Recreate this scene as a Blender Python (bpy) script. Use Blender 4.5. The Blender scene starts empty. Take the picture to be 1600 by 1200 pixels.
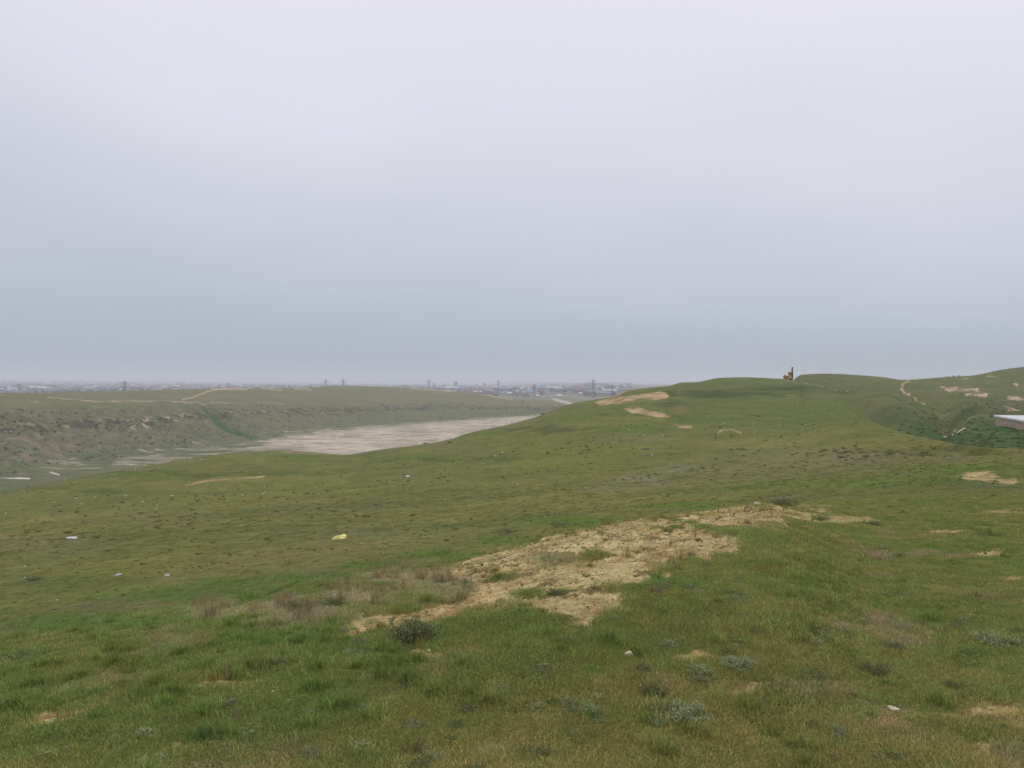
import bpy, math, random
import numpy as np
R = math.radians
random.seed(7); rng = np.random.default_rng(11)
SC = bpy.context.scene
# ------------------------------------------------------------------ camera, world, sun, exposure
F = 1209.0                      # focal length in pixels of a 1600-wide frame
PITCH = math.atan(10.0 / F)
CAMZ = 0.0                      # the eye is the origin; the ground lies 1.7 m below it
cam = bpy.data.cameras.new('camera'); cam.sensor_width = 36; cam.lens = F / 1600 * 36
cam.clip_start = .05; cam.clip_end = 60000
co = bpy.data.objects.new('camera', cam); SC.collection.objects.link(co)
co.location = (0, 0, 0); co.rotation_euler = (R(90) - PITCH, 0, 0); SC.camera = co

W = bpy.data.worlds.new('World'); SC.world = W; W.use_nodes = True
nt = W.node_tree; nt.nodes.clear()
def N(t, typ, **k):
    n = t.nodes.new(typ)
    for a, b in k.items(): setattr(n, a, b)
    return n
def srgb(r, g, b):
    f = lambda c: (c / 255 / 12.92) if c / 255 <= .04045 else ((c / 255 + .055) / 1.055) ** 2.4
    return (f(r), f(g), f(b), 1)
SUN_EL, SUN_AZ = R(48), R(25)
sky = N(nt, 'ShaderNodeTexSky', sky_type='NISHITA', sun_disc=False, sun_elevation=SUN_EL, sun_rotation=SUN_AZ)
tc = N(nt, 'ShaderNodeTexCoord'); sep = N(nt, 'ShaderNodeSeparateXYZ')
nt.links.new(tc.outputs['Generated'], sep.inputs[0])
nz = N(nt, 'ShaderNodeTexNoise'); nz.inputs['Scale'].default_value = 1.7; nz.inputs['Detail'].default_value = 3; nz.inputs['Roughness'].default_value = .45
mp = N(nt, 'ShaderNodeMapping'); mp.inputs['Scale'].default_value = (1, 1, 2.6); mp.inputs['Location'].default_value = (.3, 1.1, 0)
nt.links.new(tc.outputs['Generated'], mp.inputs[0]); nt.links.new(mp.outputs[0], nz.inputs['Vector'])
def M_(t, op, a, b=None, c=None):
    n = N(t, 'ShaderNodeMath', operation=op)
    for i, v in enumerate((a, b, c)):
        if v is None: continue
        if isinstance(v, (int, float)): n.inputs[i].default_value = v
        else: t.links.new(v, n.inputs[i])
    return n.outputs[0]
ax = M_(nt, 'MULTIPLY', sep.outputs[0], .06)
nn = M_(nt, 'MULTIPLY', M_(nt, 'SUBTRACT', nz.outputs[0], .5), .34)
sumv = M_(nt, 'ADD', ax, nn)
amp = M_(nt, 'MULTIPLY', sumv, M_(nt, 'MINIMUM', M_(nt, 'MULTIPLY', M_(nt, 'MAXIMUM', sep.outputs[2], 0), 4), 1))
zz = M_(nt, 'ADD', sep.outputs[2], amp)
rp = N(nt, 'ShaderNodeValToRGB'); nt.links.new(zz, rp.inputs[0])
stops = [(0.0, (165, 175, 190)), (.05, (173, 183, 198)), (.10, (187, 194, 209)), (.17, (201, 205, 219)), (.25, (212, 214, 226)), (.36, (222, 222, 235)), (.5, (230, 229, 240)), (1, (238, 237, 244))]
rp.color_ramp.elements[0].position = 0; rp.color_ramp.elements[0].color = srgb(*stops[0][1])
rp.color_ramp.elements[1].position = 1; rp.color_ramp.elements[1].color = srgb(*stops[-1][1])
for p, c in stops[1:-1]:
    e = rp.color_ramp.elements.new(p); e.color = srgb(*c)
b1 = N(nt, 'ShaderNodeBackground'); b1.inputs[1].default_value = .06; nt.links.new(sky.outputs[0], b1.inputs[0])
b2 = N(nt, 'ShaderNodeBackground'); b2.inputs[1].default_value = 1.0; nt.links.new(rp.outputs[0], b2.inputs[0])
mx = N(nt, 'ShaderNodeMixShader'); mx.inputs[0].default_value = .96      # cloud cover over the blue sky
nt.links.new(b1.outputs[0], mx.inputs[1]); nt.links.new(b2.outputs[0], mx.inputs[2])
wo = N(nt, 'ShaderNodeOutputWorld'); nt.links.new(mx.outputs[0], wo.inputs[0])

sl = bpy.data.lights.new('sun', 'SUN'); sl.energy = 1.25; sl.angle = R(14); sl.color = (1, .96, .9)
so = bpy.data.objects.new('sun', sl); SC.collection.objects.link(so)
# light arrives from ahead-right, high behind the cloud
so.rotation_euler = (R(90) - SUN_EL, 0, math.pi - SUN_AZ)
SC.view_settings.view_transform = 'Standard'; SC.view_settings.look = 'None'
SC.view_settings.exposure = 0.07; SC.view_settings.gamma = 1
SC.cycles.use_denoising = True
SC.cycles.volume_bounces = 1; SC.cycles.max_bounces = 6; SC.cycles.transparent_max_bounces = 8

# ------------------------------------------------------------------ noise
PERM = np.random.default_rng(5).permutation(4096).astype(np.int32)
GX = np.cos(np.linspace(0, 2 * np.pi, 4096, endpoint=False)).astype(np.float32)
GY = np.sin(np.linspace(0, 2 * np.pi, 4096, endpoint=False)).astype(np.float32)
def gnoise(x, y, seed=0):
    xi = np.floor(x); yi = np.floor(y)
    fx = (x - xi).astype(np.float32); fy = (y - yi).astype(np.float32)
    xi = xi.astype(np.int64) + seed * 131; yi = yi.astype(np.int64) + seed * 57
    u = fx * fx * fx * (fx * (fx * 6 - 15) + 10); v = fy * fy * fy * (fy * (fy * 6 - 15) + 10)
    def g(ix, iy, dx, dy):
        h = PERM[(PERM[ix & 4095] + iy) & 4095]
        return GX[h] * dx + GY[h] * dy
    a = g(xi, yi, fx, fy); b = g(xi + 1, yi, fx - 1, fy)
    c = g(xi, yi + 1, fx, fy - 1); d = g(xi + 1, yi + 1, fx - 1, fy - 1)
    return (a + u * (b - a)) + v * ((c + u * (d - c)) - (a + u * (b - a)))
def fbm(x, y, wl, octv=4, seed=0, gain=.5):
    s = 0; a = 1; t = 0
    for i in range(octv):
        s = s + a * gnoise(x / wl + 17.3 * i, y / wl - 9.1 * i, seed + i); t += a; a *= gain; wl = wl / 2.03
    return s * 1.55 / t
def sstep(a, b, v):
    t = np.clip((v - a) / (b - a), 0, 1); return t * t * (3 - 2 * t)
def lerp(a, b, t): return a + (b - a) * t

# ------------------------------------------------------------------ terrain: lines that run across the landscape
EYE = 590.0
def wy(py):                      # picture row -> slope of the sight line (z per metre ahead)
    v = (600.0 - np.asarray(py, float)) / F
    return (v * math.cos(PITCH) - math.sin(PITCH)) / (math.cos(PITCH) + v * math.sin(PITCH))
def yw(w):
    w = np.asarray(w, float)
    v = (w * math.cos(PITCH) + math.sin(PITCH)) / (math.cos(PITCH) - w * math.sin(PITCH)); return 600 - v * F
# each line: (column, metres ahead, row or ('z', height))
Z = lambda z: ('z', z)
L = [
 [(-400, .6, Z(-1.72)), (2000, .6, Z(-1.70))],
 [(-400, 3.3, 1225), (0, 3.3, 1215), (800, 3.3, 1208), (1600, 3.3, 1205), (2000, 3.3, 1200)],
 [(-400, 8.5, 1045), (0, 9, 1000), (200, 9.6, 965), (400, 10.6, 928), (500, 11.3, 905), (600, 12, 893), (700, 13, 879), (800, 14, 853), (900, 15, 828), (1000, 16.5, 811), (1100, 18, 798), (1180, 19.5, 788), (1280, 20, 787), (1400, 18, 790), (1600, 16, 790), (2000, 16, 795)],
 [(-400, 12, 1052), (0, 12.6, 1008), (200, 13.4, 973), (400, 14.8, 936), (500, 15.8, 913), (600, 16.8, 901), (700, 18, 887), (800, 19.6, 861), (900, 21, 836), (1000, 23, 819), (1100, 24.5, 804), (1180, 26, 791), (1280, 26, 780), (1400, 23, 770), (1600, 21, 763), (2000, 21, 765)],
 [(-400, 18, 1030), (0, 18, 988), (200, 19, 955), (400, 21, 920), (500, 22, 899), (600, 23.5, 886), (700, 25, 871), (800, 27, 845), (900, 29, 822), (1000, 31, 804), (1100, 33, 791), (1180, 34, 781), (1280, 34, 765), (1400, 31, 750), (1600, 29, 738), (2000, 29, 740)],
 [(-400, 55, 905), (0, 58, 850), (400, 62, 812), (800, 72, 770), (1000, 78, 745), (1180, 80, 727), (1300, 70, 720), (1400, 58, 718), (1500, 44, 718), (1600, 36, 720), (2000, 36, 724)],
 [(-400, 110, 850), (0, 110, 803), (200, 115, 783), (400, 120, 763), (600, 130, 737), (800, 140, 703), (900, 150, 686), (1000, 165, 667), (1100, 180, 656), (1180, 185, 647), (1240, 180, 648), (1300, 125, 666), (1355, 95, 681), (1400, 78, 691), (1480, 58, 700), (1600, 41, 711), (2000, 41, 714)],
 [(-400, 170, 800), (0, 185, 768), (60, 190, 757), (130, 195, 745), (200, 200, 733), (300, 215, 716), (380, 225, 706), (440, 235, 704), (490, 245, 707), (540, 250, 710.5), (590, 255, 703.5), (640, 258, 697), (700, 262, 687.5), (735, 265, 676), (800, 270, 662), (842, 280, 650), (865, 285, 641), (887, 290, 632.5), (932, 305, 624), (960, 312, 618.7), (977, 320, 611), (1012, 330, 606), (1050, 345, 602), (1062, 350, 598), (1087, 360, 597), (1125, 375, 590.5), (1160, 380, 589.5), (1200, 385, 591), (1225, 390, 592.5), (1240, 385, 595), (1270, 300, 612), (1310, 215, 633), (1355, 150, 656), (1420, 100, 679), (1480, 72, 691), (1500, 62, 695), (1600, 47, 701), (2000, 44, 705)],
 [(-400, 200, Z(-36)), (0, 225, Z(-34.5)), (200, 260, Z(-38)), (400, 300, Z(-41)), (540, 320, Z(-42)), (800, 340, Z(-42)), (977, 400, Z(-38)), (1160, 440, Z(-22)), (1235, 430, Z(-8)), (1250, 400, 600), (1280, 320, 610), (1320, 235, 632), (1355, 170, 659), (1420, 118, 682), (1480, 96, 694), (1600, 74, 704), (2000, 70, 708)],
 [(-400, 230, Z(-35)), (0, 262, Z(-36.6)), (130, 320, Z(-40)), (200, 352, Z(-41)), (300, 405, Z(-42)), (380, 440, Z(-42)), (440, 448, Z(-42)), (540, 426, Z(-42)), (640, 480, Z(-42)), (700, 540, Z(-42)), (750, 620, Z(-42)), (800, 730, Z(-42)), (842, 860, Z(-42)), (887, 910, Z(-42)), (977, 800, Z(-42)), (1160, 560, Z(-26)), (1235, 450, Z(-8)), (1250, 420, 597), (1280, 360, 604), (1320, 275, 620), (1370, 205, 636), (1420, 165, 655), (1480, 128, 670), (1600, 100, 683), (2000, 95, 688)],
 [(-400, 260, 775), (0, 292, 745), (60, 345, 729), (130, 385, 720), (200, 400, 715), (300, 462, 700), (400, 530, 686), (500, 615, 673), (600, 690, 664.5), (700, 760, 657), (800, 835, 651), (850, 900, 647), (900, 950, 643.5), (977, 850, 640), (1160, 600, Z(-26)), (1235, 465, Z(-6)), (1250, 440, 592), (1280, 400, 596), (1320, 330, 607), (1370, 270, 618), (1420, 240, 630), (1480, 205, 640), (1600, 165, 644), (2000, 160, 640)],
 [(-400, 350, 705), (0, 380, 672), (100, 430, 667), (200, 480, 662), (300, 560, 657), (400, 650, 653), (500, 750, 648), (600, 850, 644), (700, 920, 641), (800, 985, 640), (850, 1010, 638), (900, 1020, 637), (977, 900, 637), (1160, 640, Z(-24)), (1235, 475, Z(-5)), (1250, 455, 589), (1280, 440, 590), (1320, 390, 597), (1370, 350, 604), (1420, 335, 608), (1480, 320, 608), (1540, 310, 607), (1600, 300, 604), (2000, 280, 595)],
 [(-400, 400, 655), (0, 430, 634), (100, 500, 630), (200, 560, 628), (300, 640, 628), (400, 740, 630), (500, 830, 630), (600, 920, 630), (700, 1000, 630), (800, 1060, 633), (850, 1085, 634.5), (900, 1100, 635), (977, 1000, 635), (1160, 680, Z(-22)), (1235, 488, Z(-4.5)), (1243, 470, 591), (1252, 465, 585.6), (1262, 465, 584.7), (1290, 465, 583.8), (1340, 462, 586), (1380, 455, 589.5), (1412, 445, 593.5), (1440, 450, 592), (1480, 460, 589), (1520, 470, 586.5), (1540, 475, 583), (1560, 480, 578.5), (1580, 485, 575.5), (1600, 490, 573), (1700, 490, 562), (2000, 480, 550)],
 [(-400, 600, 625), (0, 650, 615), (100, 760, 613), (200, 850, 610.5), (300, 930, 608.6), (340, 980, 606.5), (362, 1010, 606), (400, 1060, 607.5), (487, 1180, 605), (525, 1250, 602.7), (600, 1300, 604.5), (650, 1350, 606.7), (712, 1330, 611), (762, 1300, 617), (800, 1290, 623.5), (850, 1280, 627.5), (885, 1270, 631.5), (977, 1260, 634), (1160, 900, Z(-24)), (1235, 620, Z(-9)), (1262, 600, Z(-6)), (1600, 640, Z(-3)), (2000, 640, Z(-3))],
 [(-400, 1000, Z(-43)), (0, 1050, Z(-44)), (525, 1700, Z(-45)), (800, 1650, Z(-45)), (1160, 1400, Z(-44)), (1262, 1200, Z(-44)), (2000, 1200, Z(-44))],
 [(-400, 2300, Z(-45)), (800, 2300, Z(-45)), (900, 2200, Z(-44)), (2000, 2300, Z(-45))],
 [(-400, 8500, Z(-48)), (0, 8500, 597), (400, 8500, 600), (640, 8500, 602), (780, 8000, 603), (880, 6500, 601.5), (960, 6000, 600.5), (1050, 6500, 601), (2000, 8000, Z(-50))],
 [(-400, 14000, Z(-30)), (0, 14000, 593), (300, 14000, 595.5), (500, 14000, 598), (640, 14000, 599.5), (740, 13500, 599), (790, 13000, 597), (830, 13000, 596), (880, 13000, 597), (930, 12000, 598.5), (1050, 12000, 600), (2000, 13000, Z(-60))],
 [(-400, 17000, Z(-80)), (2000, 17000, Z(-120))],
]
K = len(L)
def pchip_slopes(X, Y):          # along last axis
    h = np.diff(X, axis=-1); d = np.diff(Y, axis=-1) / h
    m = np.zeros_like(Y)
    w1 = 2 * h[..., 1:] + h[..., :-1]; w2 = h[..., 1:] + 2 * h[..., :-1]
    same = d[..., :-1] * d[..., 1:] > 0
    with np.errstate(divide='ignore', invalid='ignore'):
        hm = (w1 + w2) / (w1 / d[..., :-1] + w2 / d[..., 1:])
    m[..., 1:-1] = np.where(same, hm, 0)
    m[..., 0] = d[..., 0]; m[..., -1] = d[..., -1]
    return m
def pchip_eval(X, Y, Mm, q):     # X,Y,Mm (N,K), q (N,R)
    out = np.full(q.shape, np.nan)
    for k in range(X.shape[1] - 1):
        x0 = X[:, k:k+1]; x1 = X[:, k+1:k+2]; h = x1 - x0
        msk = (q >= x0) & (q <= x1) if k else (q <= x1)
        if not msk.any(): continue
        t = (q - x0) / h
        y0, y1, m0, m1 = Y[:, k:k+1], Y[:, k+1:k+2], Mm[:, k:k+1], Mm[:, k+1:k+2]
        v = (2*t**3 - 3*t**2 + 1)*y0 + (t**3 - 2*t**2 + t)*h*m0 + (-2*t**3 + 3*t**2)*y1 + (t**3 - t**2)*h*m1
        out = np.where(msk & np.isnan(out), v, out)
    return np.where(np.isnan(out), Y[:, -1:], out)
def knots(px):                   # px (N,) -> D (N,K), w (N,K)
    px = np.clip(px, -400, 2000)
    D = np.empty((len(px), K)); Wk = np.empty((len(px), K))
    for k, l in enumerate(L):
        xs = np.array([a[0] for a in l], float); ds = np.array([a[1] for a in l], float)
        ws = np.array([(a[2][1] / a[1]) if isinstance(a[2], tuple) else float(wy(a[2])) for a in l])
        if len(xs) > 2:
            f = lambda v: pchip_eval(xs[None], v[None], pchip_slopes(xs[None], v[None]), px[None])[0]
            D[:, k] = np.exp(f(np.log(ds))); Wk[:, k] = f(ws)
        else:
            D[:, k] = np.exp(np.interp(px, xs, np.log(ds))); Wk[:, k] = np.interp(px, xs, ws)
    return D, Wk
def base_w(px, D):               # points: slope of base terrain and the line index s
    Dk, Wk = knots(px)
    Q = -1.0 / Dk
    q = -1.0 / np.maximum(D, Dk[:, 0])
    w = pchip_eval(Q, Wk, pchip_slopes(Q, Wk), q[:, None])[:, 0]
    s = np.zeros(len(px))
    for k in range(K - 1):
        t = (np.log(np.maximum(D, .3)) - np.log(Dk[:, k])) / (np.log(Dk[:, k+1]) - np.log(Dk[:, k]))
        s = np.where(t > 0, k + np.clip(t, 0, 1), s)
    return w, s

# ------------------------------------------------------------------ surface patches, traced where they lie
def poly_sd(px, py, P):
    P = np.array(P, float); d2 = np.full(px.shape, 1e18); ins = np.zeros(px.shape, bool)
    n = len(P)
    for i in range(n):
        a = P[i]; b = P[(i+1) % n]; e = b - a
        t = np.clip(((px-a[0])*e[0] + (py-a[1])*e[1]) / (e @ e + 1e-9), 0, 1)
        dx = px - a[0] - t*e[0]; dy = py - a[1] - t*e[1]
        d2 = np.minimum(d2, dx*dx + dy*dy)
        c = ((a[1] > py) != (b[1] > py))
        with np.errstate(divide='ignore', invalid='ignore'):
            xx = (b[0]-a[0]) * (py-a[1]) / (b[1]-a[1]) + a[0]
        ins ^= c & (px < xx)
    return np.where(ins, 1, -1) * np.sqrt(d2)
def line_sd(px, py, P, ys=1.0):
    d2 = np.full(px.shape, 1e18)
    for a, b in zip(P[:-1], P[1:]):
        a = np.array(a, float); b = np.array(b, float); e = (b - a) * [1, ys]
        t = np.clip(((px-a[0])*e[0] + (py-a[1])*ys*e[1]) / (e @ e + 1e-9), 0, 1)
        dx = px - a[0] - t*e[0]; dy = (py - a[1])*ys - t*e[1]
        d2 = np.minimum(d2, dx*dx + dy*dy)
    return np.sqrt(d2)
def ell(px, py, cx, cy, rx, ry): return (1 - np.sqrt(((px-cx)/rx)**2 + ((py-cy)/ry)**2)) * min(rx, ry * 3)
DIRT = [(700,886),(760,868),(820,850),(880,832),(940,818),(1000,808),(1060,800),(1120,793),(1150,783),(1180,781),(1195,790),(1240,789),(1290,794),(1305,800),(1270,808),(1220,815),(1150,822),(1085,823),(1100,830),(1160,845),(1168,853),(1130,862),(1065,872),(1050,882),(1015,893),(1050,903),(1035,917),(990,930),(960,950),(935,978),(905,985),(865,962),(800,945),(740,955),(690,966),(600,980),(530,995),(525,986),(600,962),(680,940),(745,928),(725,912),(690,898)]
ISLES = [(868,876,52,13),(1035,823,42,5),(850,926,60,9),(775,898,45,10),(680,915,60,14),(1040,912,32,9),(905,900,30,5),(930,862,28,5),(1075,812,30,3),(980,920,30,6),(600,935,60,14)]
SMALLDIRT = [(95,1120,42,8,1.),(60,1137,25,5,.8),(152,1096,20,5,.8),(350,1071,48,6,.8),(200,1105,25,4,.5),(1532,744,26,6,.9),(1560,752,24,3,.8),(1585,752,14,5,.6),(1555,1112,30,10,.55),(1555,1165,42,12,.5),(1592,1040,14,5,.8),(1420,1105,20,4,.7),(1455,990,20,4,.8),(1410,1080,20,4,.8),(850,1165,40,8,.65),(875,1188,25,6,.6),(680,1020,34,5,.8),(1160,1070,34,8,.7),(970,1065,14,4,.9),(805,986,18,4,.9),(900,1012,15,3,.9),(1090,1022,28,5,.65),(1550,865,26,5,.8),(1240,861,16,3,.5),(1320,812,55,6,.15),(1480,830,30,4,.4),(1560,800,40,4,.45),(1210,858,10,2,.7),(1100,925,22,3,.8),(1060,900,30,3,.8),(430,1050,22,4,.6),(1240,1110,26,7,.4),(1120,1120,30,6,.35),(620,960,60,5,.7),(1450,1160,30,6,.5),(1330,1010,20,4,.4),(300,1170,40,6,.3),(1590,905,20,4,.5),(1480,900,20,3,.4)]
def dirt_mask(px, py, x, y, s):
    m = np.zeros(px.shape)
    i = np.where((s < 3.2) & (px > 480) & (px < 1350) & (py > 740) & (py < 1030))[0]
    if len(i):
        a, b = px[i], py[i]; sd = poly_sd(a, b, DIRT)
        n1 = fbm(x[i], y[i], .9, 4, 3, .65); n2 = fbm(x[i], y[i], .16, 3, 8, .6)
        thin = (sstep(890, 990, b) * .5 + sstep(1080, 1290, a) * .15) * sstep(700, 830, a) + .15 * sstep(820, 700, a)
        v = np.clip(sd / 9, -9, 1.35) + n1 * 2.0 + n2 * 2.8 + .8 - 1.15 * thin
        for e in ISLES: v = v - 1.7 * np.clip(ell(a, b, *e) / 6 + .35 + .6 * n1 + .4 * n2, 0, 1)
        # crisp rim where the ground falls away
        m[i] = sstep(-.25, .35, v) * sstep(-22, 0, sd)
    for cx, cy, rx, ry, st in SMALLDIRT:
        i = np.where((s < 6.5) & (abs(px-cx) < rx*2.6) & (abs(py-cy) < ry*3))[0]
        if not len(i): continue
        g = 1.7 if cy > 950 else 1.35; e = ell(px[i], py[i], cx, cy, rx*g, ry*g*1.1) / (ry * g)
        v = e * 1.2 - .25 + 2.2 * fbm(x[i] * 1.4, y[i], .3 if cy > 900 else .9, 4, 4, .7) - (1 - st) * .5
        m[i] = np.maximum(m[i], sstep(-.05, .6, v) * sstep(-1.1, -.4, e) * (.55 + .45 * st))
    # scattered bare spots over the right-hand turf
    v = fbm(x, y, 1.1, 4, 21, .7)
    m = np.maximum(m, .8 * sstep(.42, .6, v + .15 * sstep(1100, 1600, px) - .3 * sstep(10, 20, y)) * (s < 3) * (y > 2.8))
    return m
DRYG = [(470,955,80,22,1.),(560,932,70,20,.9),(640,905,80,16,.9),(360,955,70,16,.6),(280,1000,60,14,.5),(720,895,60,10,.7),(868,876,55,13,.8),(700,920,55,14,.6),(230,1020,40,10,.4),(820,828,70,8,.8),(1210,775,40,8,.6),(180,930,50,8,.3),(420,975,40,10,.5),(560,960,30,8,.6)]
LUSH = [(300,930,160,14,1.),(120,975,160,20,1.),(480,905,90,9,1.),(600,885,80,8,1.),(690,868,70,8,1.),(780,845,60,8,.8),(900,815,90,8,1.),(1060,790,80,6,.9),(380,910,60,8,1.),(430,990,90,16,.7),(60,1080,120,30,.5),(1040,912,40,9,1.),(550,1010,80,14,.5),(870,1000,90,12,.3),(1400,755,260,8,.5),(1500,735,120,8,.6),(1200,760,100,6,.4)]
def blob(px, py, lst, x, y, wl, seed):
    m = np.zeros(px.shape)
    for cx, cy, rx, ry, st in lst:
        i = np.where((abs(px-cx) < rx*1.6) & (abs(py-cy) < ry*1.6))[0]
        if len(i):
            d = np.sqrt(((px[i]-cx)/rx)**2 + ((py[i]-cy)/ry)**2)
            v = (1.25 - d) + .9 * fbm(x[i], y[i], wl, 3, seed, .6)
            m[i] = np.maximum(m[i], st * sstep(0, .8, v) * sstep(1.58, 1.15, d))
    return m
def c3(r, g, b, k=1.0):
    c = np.array(srgb(r, g, b)[:3]) * k; return c
# albedo = colour seen under this sky divided by the light that falls on level ground
C_GRASS = c3(82, 104, 38); C_OLIVE = c3(116, 110, 50); C_LUSH = c3(84, 106, 44); C_DRY = c3(160, 146, 112)
C_SAND = c3(186, 170, 124); C_CLAY = c3(150, 124, 84); C_GREY = c3(120, 116, 98); C_HUMUS = c3(92, 80, 52)
C_FLOOR = c3(192, 178, 158); C_BANK = c3(110, 110, 82); C_BANKD = c3(74, 66, 58); C_PLAT = c3(104, 106, 74); C_ROCK = c3(170, 150, 124)
FLOOR_P = [(160,728),(270,708),(380,694),(470,678),(560,668.5),(700,658.5),(800,652.5),(850,649),(850,656),(760,690),(560,725),(420,712),(330,722),(240,730)]
FLOOR_T = [(130,727),(250,712),(330,700),(400,692),(520,681),(640,671),(660,760),(100,760)]
TAN_MID = [([(930,628),(960,621),(1000,615),(1035,610.5),(1046,615),(1042,622),(1020,624),(1000,622),(985,626),(960,630),(935,630)], 1.), ([(975,637),(998,637),(1012,642),(1040,646),(1048,649),(1030,650),(1005,646.5),(985,644)], 1.), ([(1052,664),(1068,664),(1083,668),(1080,671),(1058,671),(1066,667)], .9), ([(962,617),(978,609),(984,610),(968,618),(950,622)], .8)]
def surface(px, py, x, y, s):
    """colour (albedo) of the ground, grass cover 0..1 and extra masks for every point"""
    n = len(px)
    big = fbm(x, y, 9, 4, 1); med = fbm(x, y, 2.2, 4, 2, .6); fine = fbm(x, y, .4, 3, 6, .6)
    col = np.empty((n, 3))
    # --- near turf
    t = np.clip(.42 + .55 * med + .35 * fine + .3 * sstep(1000, 1150, py) * sstep(200, 700, px) + .1 * sstep(1000, 1500, px), 0, 1)[:, None]
    near = lerp(C_GRASS, C_OLIVE, t * .8)
    thatch = sstep(.12, .5, fbm(x, y, 1.3, 4, 27, .7)) * (.55 + .3 * sstep(900, 1300, px))
    near = lerp(near, c3(128, 112, 82), thatch[:, None])
    # --- long slope beyond the rim
    yl = np.maximum(y, 1)
    streak = fbm(x / 2.6, y + .25 * x, 9, 4, 12, .6)
    patch = 1.3 * fbm(x, y, 34, 4, 13, .6)
    t = np.clip(.4 + .6 * streak + .5 * patch + .5 * fbm(x, y * .8, 2.2, 3, 19, .7), 0, 1)[:, None]
    mid = lerp(c3(92, 100, 56), c3(120, 116, 68), t)
    g = sstep(.12, .5, fbm(x, y, 14, 4, 14, .65))[:, None] * .6
    mid = lerp(mid, c3(112, 104, 70), .8 * g)
    f = sstep(2.2, 3.2, s)[:, None]
    col = lerp(near, mid, f)
    green = (sstep(1010, 1090, px) * sstep(690, 640, py) * (s > 4))[:, None]
    col = lerp(col, c3(86, 100, 52), .55 * green)
    dryr = blob(px, py, [(1300,720,170,22,1.),(1150,735,120,20,.8),(1480,712,140,10,.8),(60,850,140,22,.7),(220,810,150,18,.5),(1000,752,90,16,.6),(500,790,160,18,.3),(60,890,90,10,.5),(560,840,200,18,.5),(280,898,90,10,.6),(700,700,70,10,.4),(1000,685,70,10,.7),(1120,655,50,7,.5),(880,740,120,10,.2)], x, y, 3.0, 31) * (s >= 3) * (s < 7.4)
    col = lerp(col, c3(118, 112, 84), (.55 * dryr * (.6 + .8 * np.clip(med + .3, 0, 1)))[:, None])
    tr = blob(px, py, [(950,765,50,6,.8),(1000,750,45,7,.8),(1050,735,40,8,.7)], x, y, 2.0, 33) * (s > 3.5)
    col = lerp(col, c3(128, 128, 100), .5 * tr[:, None])
    yg = blob(px, py, [(900,720,110,30,.8),(820,690,60,14,.5),(500,760,160,16,.4),(160,890,160,12,.6),(330,780,150,12,.4),(980,700,60,10,.6)], x, y, 6.0, 35) * (s > 3.5)
    col = lerp(col, c3(112, 114, 54), .6 * yg[:, None])
    lush = blob(px, py, LUSH, x, y, 1.6, 41) * (s < 5.0)
    col = lerp(col, C_LUSH, .85 * lush[:, None])
    lm = blob(px, py, [(1085,655,60,8,.8),(1000,672,80,8,.7),(940,640,60,10,.4),(1040,630,40,6,.5),(880,655,60,8,.4),(460,712,80,4,.6),(640,712,120,6,.5),(200,740,120,6,.4),(760,678,60,5,.5),(1290,640,80,12,.4)], x, y, 8, 43) * (s >= 5) * ((s < 7.4) | ((px > 1239) & (s < 10)))
    col = lerp(col, c3(74, 100, 40), .7 * lm[:, None])
    dry = blob(px, py, DRYG, x, y, 1.0, 47) * (s < 3.7)
    col = lerp(col, C_DRY * .8, .55 * dry[:, None])
    # shadow band under the humps painted in dark green, plus other dark streaks
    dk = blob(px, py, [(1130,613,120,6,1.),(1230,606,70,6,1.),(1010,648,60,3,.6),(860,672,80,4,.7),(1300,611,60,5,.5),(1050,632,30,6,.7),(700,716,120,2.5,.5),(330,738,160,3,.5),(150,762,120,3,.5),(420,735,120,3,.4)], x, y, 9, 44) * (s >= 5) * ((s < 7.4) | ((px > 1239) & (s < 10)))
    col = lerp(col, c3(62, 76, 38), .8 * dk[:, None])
    cover = np.ones(n) * (1 - .35 * sstep(2.4, 3.2, s)) * (1 - .5 * thatch * (s < 3))
    # --- bare sandy ground
    d = dirt_mask(px, py, x, y, s)
    sn = np.clip(.5 + 1.5 * fbm(x, y, .25, 4, 9, .8) + .5 * fbm(x, y, 1.6, 2, 10), 0, 1)[:, None]
    sand = lerp(C_SAND, C_CLAY, sn)
    sand = lerp(sand, C_HUMUS, .8 * sstep(.08, .26, fbm(x / 1.8, y, .3, 5, 15, .8))[:, None])
    rimn = (s > 1.95) & (s < 2.2)
    sand = np.where(rimn[:, None], lerp(sand, C_CLAY * .85, .5), sand)
    col = lerp(col, sand, d[:, None]); cover = cover * (1 - sstep(.1, .6, d))
    bare = np.zeros(n)
    for P, st in TAN_MID:
        P_ = np.array(P); i = np.where((s > 5) & (s < 7.5) & (px > P_[:, 0].min()-20) & (px < P_[:, 0].max()+20) & (py > P_[:, 1].min()-8) & (py < P_[:, 1].max()+8))[0]
        if len(i): bare[i] = np.maximum(bare[i], st * sstep(-1, 1, poly_sd(px[i], py[i], P) + 4.5 * fbm(x[i] * 2, y[i], 14, 5, 51, .7)))
    i = np.where((s > 5) & (s < 7.4))[0]
    a, b = px[i], py[i]
    br = np.maximum.reduce([sstep(1.6, .4, line_sd(a, b, [(290,749.5),(350,746),(412,740.5)]) + .8 * fbm(x[i], y[i], 7, 2, 52)),
        sstep(1.4, .3, line_sd(a, b, [(1121,683.5),(1130,680.5),(1145,679.5),(1159,682)])),
        .7 * sstep(2.2, .2, line_sd(a, b, [(440,705),(470,707.5),(536,711)]) + .8),
        .35 * sstep(1.6, .2, line_sd(a, b, [(1344,637),(1332,650),(1326,660)])+.5)])
    bare[i] = np.maximum(bare[i], br)
    bm = blob(px, py, [(1060,640,14,6,.8)], x, y, 6, 55) * (s > 5) * (s < 7.4)
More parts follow.
